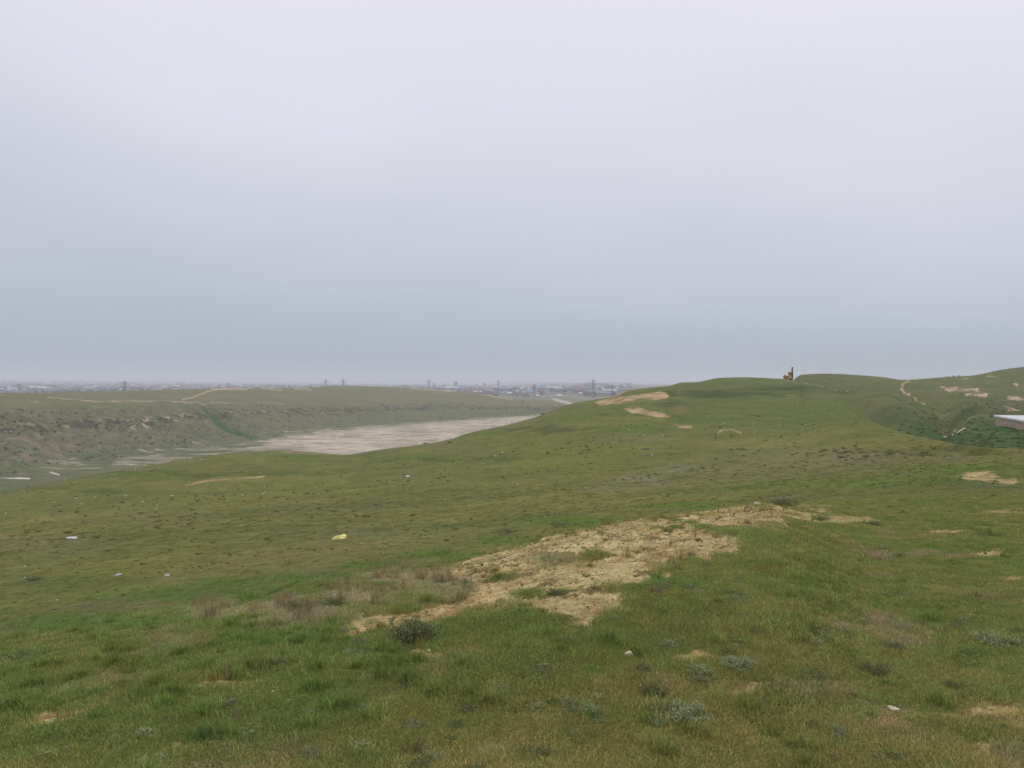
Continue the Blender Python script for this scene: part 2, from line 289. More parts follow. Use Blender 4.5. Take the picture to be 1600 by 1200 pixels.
    tanc = lerp(c3(186, 164, 130), c3(138, 112, 84), np.clip(.5 + 1.5 * fbm(x * 2, y, 9, 5, 53, .75), 0, 1)[:, None])
    col = lerp(col, tanc, bare[:, None]); col = lerp(col, c3(128, 104, 78), .7 * bm[:, None]); cover = cover * (1 - sstep(.2, .7, bare))
    # --- across the valley
    far = s > 7.4
    left = far & (px < 1239)
    i = np.where(left)[0]
    if len(i):
        a, b, X, Y, S = px[i], py[i], x[i], y[i], s[i]
        n1 = fbm(X, Y, 60, 5, 61, .62); n2 = fbm(X, Y, 14, 4, 62, .65)
        gul = fbm(X, Y * .28, 16, 4, 63, .6)
        bank = lerp(C_BANK, c3(98, 98, 76), np.clip(.5 + .7 * n1 + .5 * n2, 0, 1)[:, None])
        bank = bank * (1 + .45 * fbm(X, Y, 6, 3, 66, .7))[:, None]
        bank = lerp(bank, c3(150, 132, 116), (.5 * sstep(-.05, .4, n2 + gul * .6) * sstep(240, 40, a) * sstep(630, 650, b))[:, None])
        rust = .5 * sstep(.0, .5, n2) * sstep(180, 20, a) * sstep(640, 690, b)
        bank = lerp(bank, c3(128, 92, 74), rust[:, None])
        band = np.interp(a, [0, 130, 230, 300, 400, 500, 600, 700, 800, 860], [668, 660, 655, 648, 642, 640, 637, 633, 636, 638])
        wd = np.interp(a, [0, 300, 600, 860], [14, 9, 7, 4])
        cl = sstep(1.1, .2, abs(b - band) / wd) * sstep(-.1, .3, n2 + .3 * gul)
        bank = lerp(bank, C_BANKD, (.85 * cl)[:, None])
        rk = sstep(.22, .45, fbm(X, Y, 9, 3, 64, .7)) * sstep(1.2, .3, abs(b - band) / wd) * np.interp(a, [0, 100, 240, 330, 450, 900], [.5, 1, 1, .7, .25, .12])
        bank = lerp(bank, c3(186, 164, 138), rk[:, None])
        # grassy ravine
        rv = sstep(7, 1, line_sd(a, b, [(318,632),(335,648),(352,663),(375,672),(395,679)], 1.6) - 3 * sstep(640, 675, b) + 3 * n2)
        bank = lerp(bank, c3(60, 88, 52), (.8 * rv)[:, None])
        plat = lerp(C_PLAT, c3(122, 114, 86), np.clip(.35 + .8 * fbm(X, Y, 45, 4, 65, .6), 0, 1)[:, None])
        c = lerp(bank, plat, sstep(11.5, 12.1, S)[:, None])
        road = np.maximum.reduce([sstep(2.0, .6, line_sd(a, b, [(285,624.5),(300,621),(315,615),(330,610),(345,608),(385,608.5)], 1.2)),
            .75 * sstep(1.3, .4, line_sd(a, b, [(75,621),(92,621.5),(115,624),(140,626),(178,625),(240,626),(280,627.5),(320,628)], 1.3) + .5 * n1),
            .5 * sstep(1.2, .3, line_sd(a, b, [(320,628),(400,628.5),(440,630)], 1.3) + .8 * n1),
            .8 * sstep(1.6, .5, line_sd(a, b, [(750,615),(775,620),(800,624)], 1.2)), .8 * sstep(1.6, .4, line_sd(a, b, [(645,607.5),(680,609.5),(712,612)], 1.2))])
        road = np.maximum(road, .9 * sstep(1, -.3, line_sd(a, b, [(418,608),(440,609.5)]) - .6 + 2 * n2) + .9 * sstep(1, -.3, line_sd(a, b, [(460,608),(476,607.5),(485,610)]) - .8 + 2 * n2) + .8 * sstep(12, 4, np.hypot((a-352)/2.6, (b-606.5)*3)))
        road = np.maximum(road, .7 * sstep(.3, .5, fbm(X, Y, 22, 3, 67)) * sstep(250, 60, a) * (S > 11.6) * (b < 632))
        road = road * (S > 11.2) * (S < 13.2)
        road = road * np.clip(.75 + 1.3 * fbm(X * 1.5, Y * .7, 12, 4, 76, .75), .15, 1)
        c = lerp(c, c3(182, 162, 134), road[:, None])
        # dry valley floor
        fl = (S > 7.6) & (S < 10.35)
        fp = poly_sd(a, b, FLOOR_P)
        nf = .7 * fbm(X * .25 + Y * .1, Y, 16, 5, 68, .65) + .5 * fbm(X, Y * .7, 30, 5, 75, .7)
        fm = sstep(-1.5, 3, fp + 9 * nf + 2) * fl
        thinL = .75 * sstep(520, 330, a) + .5 * sstep(-4, -12, b - np.interp(a, [0, 500, 860], [735, 686, 654]))
        fm = fm * sstep(-.1, .2, nf + .55 - .95 * thinL + .5 * n2)
        wisp = sstep(.1, .3, fbm(X * .3 + Y * .15, Y, 14, 4, 74, .7)) * np.interp(b, [655, 672, 690, 735, 750], [.2, .8, .8, .8, 0]) * sstep(720, 480, a) * (poly_sd(a, b, [(60,736),(60,718),(250,695),(420,672),(640,655),(760,650),(700,668),(500,700),(300,726)]) > 0)
        fm = np.maximum(fm, wisp * fl)
        fcol = lerp(C_FLOOR, c3(136, 128, 114), np.clip(.4 + 1.5 * nf + .5 * n2, 0, 1)[:, None])
        fcol = lerp(fcol, c3(108, 104, 84), (.75 * sstep(.12, .4, fbm(X * .3 + Y * .12, Y, 20, 5, 69, .75)))[:, None])
        fcol = fcol * (1 + .35 * fbm(X * .5, Y, 5, 3, 73, .7))[:, None]
        turf = lerp(c3(88, 100, 66), c3(124, 112, 92), np.clip(.3 + .9 * n2, 0, 1)[:, None])
        c = np.where(fl[:, None], lerp(turf, fcol, fm[:, None]), c)
        wl = sstep(1.6, .5, line_sd(a, b, [(-40,745),(0,746.5),(25,747.5),(45,748.5)])) * (S < 10.5)
        wl = np.maximum(wl, .7 * sstep(1.8, .5, line_sd(a, b, [(78,738),(92,742)])) * (S < 10.5))
        c = lerp(c, c3(206, 196, 184), wl[:, None])
        # plain and town ground
        pl = sstep(13.2, 14.2, S)
        pc = lerp(c3(104, 108, 84), c3(142, 134, 122), np.clip(.5 + 1.1 * fbm(X, Y, 420, 5, 71, .65), 0, 1)[:, None])
        pc = lerp(pc, c3(70, 84, 60), sstep(.15, .4, fbm(X, Y, 260, 4, 72, .6))[:, None] * .8)
        c = lerp(c, pc, pl[:, None])
        rd = sstep(3.2, 1.2, line_sd(a, b, [(866,624),(885,629),(905,634)], 1.2)) * (S > 12.8) * (S < 15)
        c = lerp(c, c3(176, 166, 150), rd[:, None])
        col[i] = c
        bare[i] = np.clip(road + fm + cl + rk, 0, 1)
        cover[i] = 0
    i = np.where(far & (px >= 1239))[0]
    if len(i):
        a, b, X, Y, S = px[i], py[i], x[i], y[i], s[i]
        n1 = fbm(X, Y, 40, 4, 81, .6); n2 = fbm(X, Y, 8, 4, 82, .65)
        c = lerp(c3(84, 98, 52), c3(110, 106, 70), np.clip(.45 + .7 * n1 + .4 * n2, 0, 1)[:, None])
        c = lerp(c, c3(92, 92, 70), (.5 * sstep(1480, 1580, a) * sstep(610, 630, b))[:, None])
        gl = sstep(1400, 1440, a) * sstep(655, 668, b)
        c = lerp(c, lerp(c3(54, 84, 34), c3(92, 100, 66), np.clip(.45 + 1.2 * n2, 0, 1)[:, None]), gl[:, None])
        bk = blob(a, b, [(1425,664,55,18,1.),(1500,647,60,6,1.),(1385,655,40,10,.7),(1540,690,80,10,.6)], X, Y, 6, 83)  # dark green painted on the dome face as its shade; further dark patches beside
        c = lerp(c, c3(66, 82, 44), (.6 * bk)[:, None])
        jag = 4.6 * fbm(X * 2.2, Y, 15, 5, 84, .8)
        p = np.maximum.reduce([
            sstep(0.6, -0.9, line_sd(a, b, [(1420,595.5),(1411,600),(1409,606),(1413,612),(1421,617.5)], 1.1) - 1.8 + jag * .45),
            sstep(0.5, -0.9, line_sd(a, b, [(1421,617.5),(1429,622),(1437,627),(1446,630)], 1.1) - 1.1 + jag * .3),
            sstep(1, -.6, line_sd(a, b, [(1472,604),(1485,606),(1500,607),(1524,607)], 1.0) - 1.9 + 1.5 * jag),
            sstep(1, -.6, line_sd(a, b, [(1524,607),(1530,612)], 1.0) - 1.6 + jag),
            sstep(1, -.6, line_sd(a, b, [(1510,615),(1540,616)], 1.0) - 1.7 + 1.4 * jag),
            sstep(1, -.6, line_sd(a, b, [(1577,619),(1590,620),(1620,622)], 1.0) - 1.6 + 1.3 * jag),
            .7 * sstep(1, -.6, line_sd(a, b, [(1505,592),(1513,591)], 1.0) - .9), .7 * sstep(1, -.6, line_sd(a, b, [(1543,588.5),(1556,588.5)], 1.0) - .7 + jag),
            sstep(1, -.5, line_sd(a, b, [(1585,600),(1589,601)], 1.0) - 1.6),
            .5 * sstep(1, -.6, line_sd(a, b, [(1238,594),(1262,600),(1300,606),(1325,611)], 1.2) - .3 + jag * .5),
            .8 * sstep(1, -.5, line_sd(a, b, [(1575,641),(1590,639),(1600,640)], 1.0) - 2 + 2.5 * jag)])
        sc_ = lerp(c3(190, 170, 142), c3(128, 104, 84), np.clip(.45 + 1.7 * fbm(X * 2, Y, 9, 4, 85, .75), 0, 1)[:, None])
        c = lerp(c, sc_, p[:, None])
        pb = sstep(1, -.6, line_sd(a, b, [(1477,669),(1489,665),(1492,661),(1494,665),(1508,665.5)], 1.1) - 2.3 + 1.4 * jag)
        c = lerp(c, c3(196, 184, 162), pb[:, None])
        w_ = np.maximum(sstep(1315, 1375, a + 12 * n1), sstep(3, -6, b - np.interp(a, [1240, 1330], [597, 613]) + 3 * n1))
        c = np.where((p > .15)[:, None], c, lerp(col[i], c, w_[:, None]))
        col[i] = c; cover[i] = 0; bare[i] = p
    return np.clip(col, .004, .75), cover, d, bare, lush, dry

def relief(px, py, x, y, s, d):
    """small ups and downs added to the base terrain"""
    yl = np.maximum(y, .5)
    fg = sstep(3.0, 2.2, s)
    h = fg * (.05 * fbm(x, y, 1.6, 3, 91) + .014 * fbm(x, y, .3, 3, 92, .6)) * sstep(.5, 3, yl)
    h = h + d * (.05 * fbm(x, y, .4, 4, 93, .75) + .035 * np.abs(fbm(x, y, .14, 3, 94, .7)) - .025)
    mid = sstep(2.9, 3.8, s) * sstep(7.4, 7.0, s)
    a = np.clip(yl / 80, .1, 1.6)
    h = h + sstep(5.2, 5.9, s) * sstep(6.97, 6.6, s) * (1.3 * fbm(x, y, 55, 3, 107) - .5 * (1 - np.abs(fbm(x, y, 30, 3, 108)) * 4).clip(0, 1))
    h = h + mid * a * (.22 * fbm(x, y, 14, 3, 95) + .10 * fbm(x / 2, y + .25 * x, 4, 3, 96, .6)) * (1 - .6 * sstep(6.6, 7, s))
    i = np.where((s > 5) & (s < 7) & (px > 1110) & (px < 1170) & (py > 670) & (py < 695))[0]
    if len(i): h[i] += .5 * sstep(5, 0, line_sd(px[i], py[i], [(1121,684),(1130,681),(1145,680),(1159,682.5)]))
    far = (s > 9.9) & (s < 13) & (px < 1239)
    i = np.where(far)[0]
    if len(i):
        e = sstep(9.9, 10.6, s[i]) * sstep(12.4, 11.6, s[i])
        g = fbm(x[i] + .3 * y[i], y[i] * .3, 34, 4, 97, .6)
        rg = (1 - np.abs(fbm(x[i], y[i] * .5, 26, 4, 98, .6)) * 2)
        lf = np.interp(px[i], [0, 300, 700, 900], [1.3, 1.1, .9, .4])
        h[i] += e * lf * (3.2 * g - 2.2 * rg + .9 * fbm(x[i], y[i], 8, 3, 106, .7))
        b = line_sd(px[i], py[i], [(318,630),(335,648),(352,663),(375,672),(395,679)], 1.6)
        h[i] -= 2.6 * sstep(14, 0, b) * (s[i] < 12.2)
        h[i] += .5 * fbm(x[i], y[i], 60, 3, 99) * sstep(11.8, 12.4, s[i])
    i = np.where((s > 7.5) & (s < 10.3) & (px < 1239))[0]
    if len(i): h[i] += .25 * fbm(x[i] * .4, y[i], 18, 4, 100, .6) + sstep(160, -40, px[i]) * .9 * fbm(x[i], y[i], 12, 4, 104, .6)
    i = np.where((s > 7.4) & (px >= 1239) & (px < 2000))[0]
    if len(i):
        X, Y, S = x[i], y[i], s[i]
        h[i] += (.9 * fbm(X, Y, 30, 4, 101, .6) + .5 * fbm(X, Y, 7, 3, 102, .6)) * sstep(7.4, 8.2, S) * sstep(12.0, 11.2, S) * np.clip(Y / 200, .3, 1.2)
        h[i] += 2.6 * np.exp(-((px[i]-1392)/38)**2) * np.exp(-((S-9.3)/.8)**2) - 2.4 * np.exp(-((px[i]-1478)/22)**2) * np.exp(-((S-9.6)/.9)**2) + 1.6 * np.exp(-((px[i]-1530)/30)**2) * np.exp(-((S-10)/.5)**2)
        h[i] -= 1.1 * (1 - np.abs(fbm(X, Y, 22, 3, 103, .6)) * 3).clip(0, 1) * sstep(9, 9.6, S) * sstep(11.4, 10.8, S)
        b = line_sd(px[i], py[i], [(1472,602.5),(1500,605.5),(1524,605)], 1.0)
        h[i] -= .8 * sstep(4, 0, b)
    i = np.where((s > 13.5) & (s < 18))[0]
    if len(i): h[i] += 5 * fbm(x[i], y[i], 900, 4, 105) * sstep(14.5, 15.5, s[i])
    return h

def at(px, D):
    """world points on the ground in column px, D metres ahead"""
    px = np.atleast_1d(np.asarray(px, float)); D = np.broadcast_to(np.asarray(D, float), px.shape).copy()
    w, s = base_w(px, D); x = (px - 800) / F * D; py = yw(w)
    col, cov, d, bare, lush, dry = surface(px, py, x, D, s)
    z = w * D + relief(px, py, x, D, s, d)
    return x, D, z, py, s, col, cov, d, bare, lush, dry
_tab = {}
def find(px, py, smin, smax):
    """the ground point seen at column px, row py, between two landscape lines"""
    Dk, _ = knots(np.array([float(px)]))
    f = lambda s: math.exp(np.interp(s, range(K), np.log(Dk[0])))
    Ds = np.exp(np.linspace(math.log(f(smin)), math.log(f(smax)), 500))
    w, s = base_w(np.full(500, float(px)), Ds); y = yw(w)
    m = np.minimum.accumulate(y)
    vis = y <= m + 1e-6
    j = np.argmin(np.where(vis, abs(y - py), 1e9))
    return float(Ds[j])

# ------------------------------------------------------------------ helpers for objects
def link(o): SC.collection.objects.link(o); return o
def mesh_obj(name, V, Fc, mat, parent=None, smooth=False):
    me = bpy.data.meshes.new(name); me.from_pydata([tuple(v) for v in V], [], [tuple(f) for f in Fc]); me.update()
    if mat: me.materials.append(mat)
    if smooth: me.polygons.foreach_set('use_smooth', [True] * len(me.polygons))
    o = bpy.data.objects.new(name, me); link(o)
    if parent: o.parent = parent
    return o
def tag(o, label=None, cat=None, group=None, kind=None):
    if label: o['label'] = label
    if cat: o['category'] = cat
    if group: o['group'] = group
    if kind: o['kind'] = kind
    return o
def empty(name, loc=(0, 0, 0), rz=0):
    o = bpy.data.objects.new(name, None); link(o); o.location = loc; o.rotation_euler = (0, 0, rz); o.empty_display_size = .1; return o
def dup(root, loc, rz=0, sc=1.0, label=None, group=None, cat=None):
    r = root.copy(); link(r); r.location = loc; r.rotation_euler = (0, 0, rz); r.scale = (sc, sc, sc) if isinstance(sc, (int, float)) else sc
    if label: r['label'] = label
    if group: r['group'] = group
    if cat: r['category'] = cat
    for ch in KIDS.get(root.name, []):
        c = ch.copy(); link(c); c.parent = r
    return r
KIDS = {}
class MB:
    def __init__(s): s.V = []; s.F = []
    def add(s, V, Fc):
        o = len(s.V); s.V += [tuple(v) for v in V]; s.F += [tuple(i + o for i in f) for f in Fc]; return s
    def box(s, x0, x1, y0, y1, z0, z1, tx=1, ty=1):
        cx, cy = (x0+x1)/2, (y0+y1)/2; hx, hy = (x1-x0)/2, (y1-y0)/2
        V = [(cx+a*hx, cy+b*hy, z0) for a, b in ((-1,-1),(1,-1),(1,1),(-1,1))] + [(cx+a*hx*tx, cy+b*hy*ty, z1) for a, b in ((-1,-1),(1,-1),(1,1),(-1,1))]
        return s.add(V, [(3,2,1,0),(4,5,6,7),(0,1,5,4),(1,2,6,5),(2,3,7,6),(3,0,4,7)])
    def bar(s, p, q, r0, r1=None, n=4):
        r1 = r0 if r1 is None else r1
        p = np.array(p, float); q = np.array(q, float); d = q - p; d /= np.linalg.norm(d) + 1e-9
        u = np.cross(d, (0, 0, 1) if abs(d[2]) < .9 else (1, 0, 0)); u /= np.linalg.norm(u); v = np.cross(d, u)
        V = [p + r0*(math.cos(2*math.pi*i/n)*u + math.sin(2*math.pi*i/n)*v) for i in range(n)] + [q + r1*(math.cos(2*math.pi*i/n)*u + math.sin(2*math.pi*i/n)*v) for i in range(n)]
        return s.add(V, [(i, (i+1) % n, n + (i+1) % n, n + i) for i in range(n)] + [tuple(range(n))[::-1], tuple(range(n, 2*n))])
    def build(s, name, mat, parent=None, smooth=False): return mesh_obj(name, s.V, s.F, mat, parent, smooth)

def mat(name, col, rough=.9, noise=None, bump=0, trans=0, spec=.2, metal=0, var=.25):
    m = bpy.data.materials.new(name); m.use_nodes = True; t = m.node_tree; b = t.nodes['Principled BSDF']
    b.inputs['Roughness'].default_value = rough; b.inputs['Specular IOR Level'].default_value = spec; b.inputs['Metallic'].default_value = metal
    b.inputs['Base Color'].default_value = (*col[:3], 1)
    if noise:
        g = N(t, 'ShaderNodeNewGeometry'); n = N(t, 'ShaderNodeTexNoise'); n.inputs['Scale'].default_value = noise; n.inputs['Detail'].default_value = 5
        t.links.new(g.outputs['Position'], n.inputs['Vector'])
        r = N(t, 'ShaderNodeMapRange'); r.inputs[3].default_value = 1 - var; r.inputs[4].default_value = 1 + var; r.inputs[1].default_value = .3; r.inputs[2].default_value = .7
        t.links.new(n.outputs[0], r.inputs[0])
        h = N(t, 'ShaderNodeMixRGB', blend_type='MULTIPLY'); h.inputs[0].default_value = 1; h.inputs[1].default_value = (*col[:3], 1)
        t.links.new(r.outputs[0], h.inputs[2]); t.links.new(h.outputs[0], b.inputs['Base Color'])
        if bump:
            bp = N(t, 'ShaderNodeBump'); bp.inputs['Strength'].default_value = bump; bp.inputs['Distance'].default_value = 1 / noise * .4
            t.links.new(n.outputs[0], bp.inputs['Height']); t.links.new(bp.outputs[0], b.inputs['Normal'])
    return m

# ------------------------------------------------------------------ the ground: one sheet to the horizon
def build_ground():
    th_in = np.arctan((np.linspace(-80, 1680, 1380) - 800) / F)
    lo = np.linspace(-math.pi, th_in[0], 90)[:-1]; hi = np.linspace(th_in[-1], math.pi, 90)[1:]
    th = np.concatenate([lo, th_in, hi]); nc = len(th)
    t = np.tan(np.clip(th, -math.atan(1200 / F), math.atan(1200 / F)))
    px = 800 + F * t
    yfac = np.cos(np.clip(th, -math.atan(1200 / F), math.atan(1200 / F)))      # range -> metres ahead
    Dk, Wk = knots(px); Q = -1 / Dk; Ms = pchip_slopes(Q, Wk)
    seg = [14, 330, 22, 26, 90, 70, 110, 12, 12, 90, 60, 46, 40, 10, 20, 46, 22, 6]
    ss = np.concatenate([k + np.arange(n) / n for k, n in enumerate(seg)] + [[K - 1.0]]); nr = len(ss)
    k = np.minimum(ss.astype(int), K - 2); f = ss - k
    # near rows are evenly spaced in the picture, the rest in log distance
    lnear = (k == 1)
    D = np.empty((nc, nr))
    for j in range(nr):
        a, b = Dk[:, k[j]], Dk[:, k[j] + 1]
        D[:, j] = 1 / ((1 - f[j]) / a + f[j] / b) if k[j] < 2 else np.exp((1 - f[j]) * np.log(a) + f[j] * np.log(b))
    Wv = pchip_eval(Q, Wk, Ms, -1 / D)
    s = np.broadcast_to(ss, D.shape)
    rng_ = D / yfac[:, None]
    x = rng_ * np.sin(th)[:, None]; y = rng_ * np.cos(th)[:, None]
    inv = np.abs(th) <= math.atan(1200 / F)
    z = Wv * D
    P = np.broadcast_to(px[:, None], D.shape)
    # behind the viewer the two sides are brought together
    wb = sstep(math.radians(110), math.pi, np.abs(th))[:, None]
    zb = .5 * (z[0] + z[-1])
    z = z * (1 - wb) + zb[None, :] * wb
    fl = lambda a: np.ascontiguousarray(a).ravel()
    X, Y, S, PX, PY = fl(x), fl(y), fl(s), fl(P), fl(yw(Wv))
    # noise is read at the true position; the masks at the position in front
    YY = np.where(np.repeat(inv, nr), Y, np.abs(Y) + .01)
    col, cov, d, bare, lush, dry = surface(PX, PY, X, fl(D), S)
    zz = fl(z) + relief(PX, PY, X, fl(D), S, d)
    # under the feet: a cap
    n = nc * nr
    V = np.stack([X, Y, zz], 1)
    ci = n
    V = np.vstack([V, [[0, 0, -1.72]]])
    i, j = np.meshgrid(np.arange(nc - 1), np.arange(nr - 1), indexing='ij')
    a = (i * nr + j).ravel(); quads = np.stack([a, a + nr, a + nr + 1, a + 1], 1)
    # close the seam behind
    jj = np.arange(nr - 1); seam = np.stack([(nc - 1) * nr + jj, jj, jj + 1, (nc - 1) * nr + jj + 1], 1)
    quads = np.vstack([quads, seam])
    tris = np.array([[ci, ((q + 1) % nc) * nr, q * nr] for q in range(nc)])
    me = bpy.data.meshes.new('ground')
    me.vertices.add(len(V)); me.vertices.foreach_set('co', V.astype(np.float32).ravel())
    nl = quads.size + tris.size; npoly = len(quads) + len(tris)
    me.loops.add(nl); me.loops.foreach_set('vertex_index', np.concatenate([quads.ravel(), tris.ravel()]).astype(np.int32))
    st = np.concatenate([np.arange(len(quads)) * 4, quads.size + np.arange(len(tris)) * 3]).astype(np.int32)
    me.polygons.add(npoly); me.polygons.foreach_set('loop_start', st)
    me.update(calc_edges=True); me.validate()
    me.polygons.foreach_set('use_smooth', np.ones(npoly, bool))
    ca = me.color_attributes.new('surface_colour', 'FLOAT_COLOR', 'POINT')
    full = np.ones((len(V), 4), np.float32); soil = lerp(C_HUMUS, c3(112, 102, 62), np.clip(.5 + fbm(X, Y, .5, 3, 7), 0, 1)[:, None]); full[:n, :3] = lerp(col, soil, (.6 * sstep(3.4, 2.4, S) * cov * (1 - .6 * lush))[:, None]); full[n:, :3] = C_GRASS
    full[:n, 3] = np.clip(d + bare, 0, 1)
    ca.data.foreach_set('color', full.ravel())
    m = bpy.data.materials.new('earth_and_turf'); m.use_nodes = True; t = m.node_tree; b = t.nodes['Principled BSDF']
    b.inputs['Roughness'].default_value = 1; b.inputs['Specular IOR Level'].default_value = .05
    at_ = N(t, 'ShaderNodeAttribute', attribute_name='surface_colour'); g = N(t, 'ShaderNodeNewGeometry')
    out = at_.outputs['Color']; hs = []
    for sc, lo_, hi_ in ((45, .72, 1.28), (7, .8, 1.2), (1.3, .8, 1.2), (.22, .86, 1.14)):
        n_ = N(t, 'ShaderNodeTexNoise'); n_.inputs['Scale'].default_value = sc; n_.inputs['Detail'].default_value = 4; n_.inputs['Roughness'].default_value = .65
        t.links.new(g.outputs['Position'], n_.inputs['Vector'])
        r = N(t, 'ShaderNodeMapRange'); r.inputs[1].default_value = .3; r.inputs[2].default_value = .7; r.inputs[3].default_value = lo_; r.inputs[4].default_value = hi_
        t.links.new(n_.outputs[0], r.inputs[0])
        h = N(t, 'ShaderNodeMixRGB', blend_type='MULTIPLY'); h.inputs[0].default_value = 1
        t.links.new(out, h.inputs[1]); t.links.new(r.outputs[0], h.inputs[2]); out = h.outputs[0]; hs.append(n_)
    t.links.new(out, b.inputs['Base Color'])
    hsum = M_(t, 'ADD', M_(t, 'MULTIPLY', hs[0].outputs[0], .012), M_(t, 'ADD', M_(t, 'MULTIPLY', hs[1].outputs[0], .06), M_(t, 'MULTIPLY', hs[2].outputs[0], .35)))
    bp = N(t, 'ShaderNodeBump'); bp.inputs['Strength'].default_value = .8; bp.inputs['Distance'].default_value = 1
    t.links.new(hsum, bp.inputs['Height']); t.links.new(bp.outputs[0], b.inputs['Normal'])
    me.materials.append(m)
    o = bpy.data.objects.new('ground', me); link(o); tag(o, kind='structure')
    return o
build_ground()

# ------------------------------------------------------------------ grass (uncountable): tufts set on the turf
def tint_mat(name, trans=.35, var=.3, use_tint=True, col=(.1, .1, .1)):
    m = bpy.data.materials.new(name); m.use_nodes = True; t = m.node_tree; t.nodes.clear()
    o = N(t, 'ShaderNodeOutputMaterial'); d = N(t, 'ShaderNodeBsdfPrincipled'); tr = N(t, 'ShaderNodeBsdfTranslucent'); mx = N(t, 'ShaderNodeMixShader')
    d.inputs['Roughness'].default_value = .75; d.inputs['Specular IOR Level'].default_value = .15
    mx.inputs[0].default_value = trans
    v = N(t, 'ShaderNodeAttribute', attribute_name='blade')
    h = N(t, 'ShaderNodeMixRGB', blend_type='MULTIPLY'); h.inputs[0].default_value = 1
    if use_tint:
        a = N(t, 'ShaderNodeAttribute', attribute_name='tint', attribute_type='INSTANCER'); t.links.new(a.outputs['Color'], h.inputs[1])
    else: h.inputs[1].default_value = (*col, 1)
    t.links.new(v.outputs['Color'], h.inputs[2])
    t.links.new(h.outputs[0], d.inputs['Base Color']); t.links.new(h.outputs[0], tr.inputs['Color'])
    t.links.new(d.outputs[0], mx.inputs[1]); t.links.new(tr.outputs[0], mx.inputs[2]); t.links.new(mx.outputs[0], o.inputs[0])
    return m
MG = tint_mat('grass_blades')
def blades_mesh(name, n, rad, h0, h1, wd, lean, mt, seed, colf, gauss=False):
    r = np.random.default_rng(seed)
    a = r.uniform(0, 2*np.pi, n); rr = rad * (np.sqrt(r.uniform(0, 1, n)) if not gauss else np.abs(r.normal(0, .5, n)))
    bx, by = rr*np.cos(a), rr*np.sin(a)
    H = r.uniform(h0, h1, n) * (1 - .35 * (rr / rad) ** 2); th = r.uniform(0, 2*np.pi, n); ln = np.abs(r.normal(0, lean, n))
    dx, dy = np.cos(th)*ln, np.sin(th)*ln; ph = r.uniform(0, np.pi, n); wx, wy_ = np.cos(ph)*wd/2, np.sin(ph)*wd/2
    B = np.stack([bx, by, np.full(n, -.01)], 1); Wd = np.stack([wx, wy_, 0*wx], 1)
    Md = B + np.stack([dx*H*.4, dy*H*.4, H*.6], 1); Tp = B + np.stack([dx*H*1.1, dy*H*1.1, H*(1 - .3*np.minimum(ln, 1)**2)], 1)
    V = np.stack([B-Wd, B+Wd, Md+Wd*.8, Md-Wd*.8, Tp], 1).reshape(-1, 3)
    me = bpy.data.meshes.new(name); me.vertices.add(5*n); me.vertices.foreach_set('co', V.astype(np.float32).ravel())
    o = np.arange(n)*5
    q = np.stack([o, o+1, o+2, o+3, o+3, o+2, o+4], 1)
    me.loops.add(7*n); me.loops.foreach_set('vertex_index', q.ravel().astype(np.int32))
    me.polygons.add(2*n); me.polygons.foreach_set('loop_start', np.stack([np.arange(n)*7, np.arange(n)*7+4], 1).ravel().astype(np.int32))
    me.update(calc_edges=True)
    c = np.ones((n, 5, 4), np.float32); c[:, :, :3] = colf(r, n)[:, None, :]
    me.color_attributes.new('blade', 'FLOAT_COLOR', 'POINT').data.foreach_set('color', c.ravel())
    me.materials.append(mt)
    return bpy.data.objects.new(name, me)
def cf_green(r, n):
    c = r.uniform(.5, 1.4, n)[:, None] * np.array([[1, 1, 1.]])
    y = r.uniform(0, 1, n) < .13; c[y] = c[y] * [2.1, 1.65, 2.0]; return c
def cf_dry(r, n): return r.uniform(.65, 1.35, n)[:, None] * np.array([[1, 1, 1.]])
src = bpy.data.collections.new('tuft_sources')
srcs = []
for i in range(4): srcs.append(blades_mesh('a%d_turf' % i, 330, .115, .014, .042, .0028, .8, MG, 20+i, cf_green))
for i in range(3): srcs.append(blades_mesh('b%d_tuft' % i, 200, .12, .05, .11, .0034, .55, MG, 30+i, cf_green, True))
for i in range(3): srcs.append(blades_mesh('c%d_straw' % i, 70, .12, .09, .24, .0028, .3, MG, 40+i, cf_dry, True))
for i in range(2): srcs.append(blades_mesh('d%d_coarse' % i, 130, .5, .05, .13, .016, .8, MG, 50+i, cf_green))
for o in srcs: src.objects.link(o)

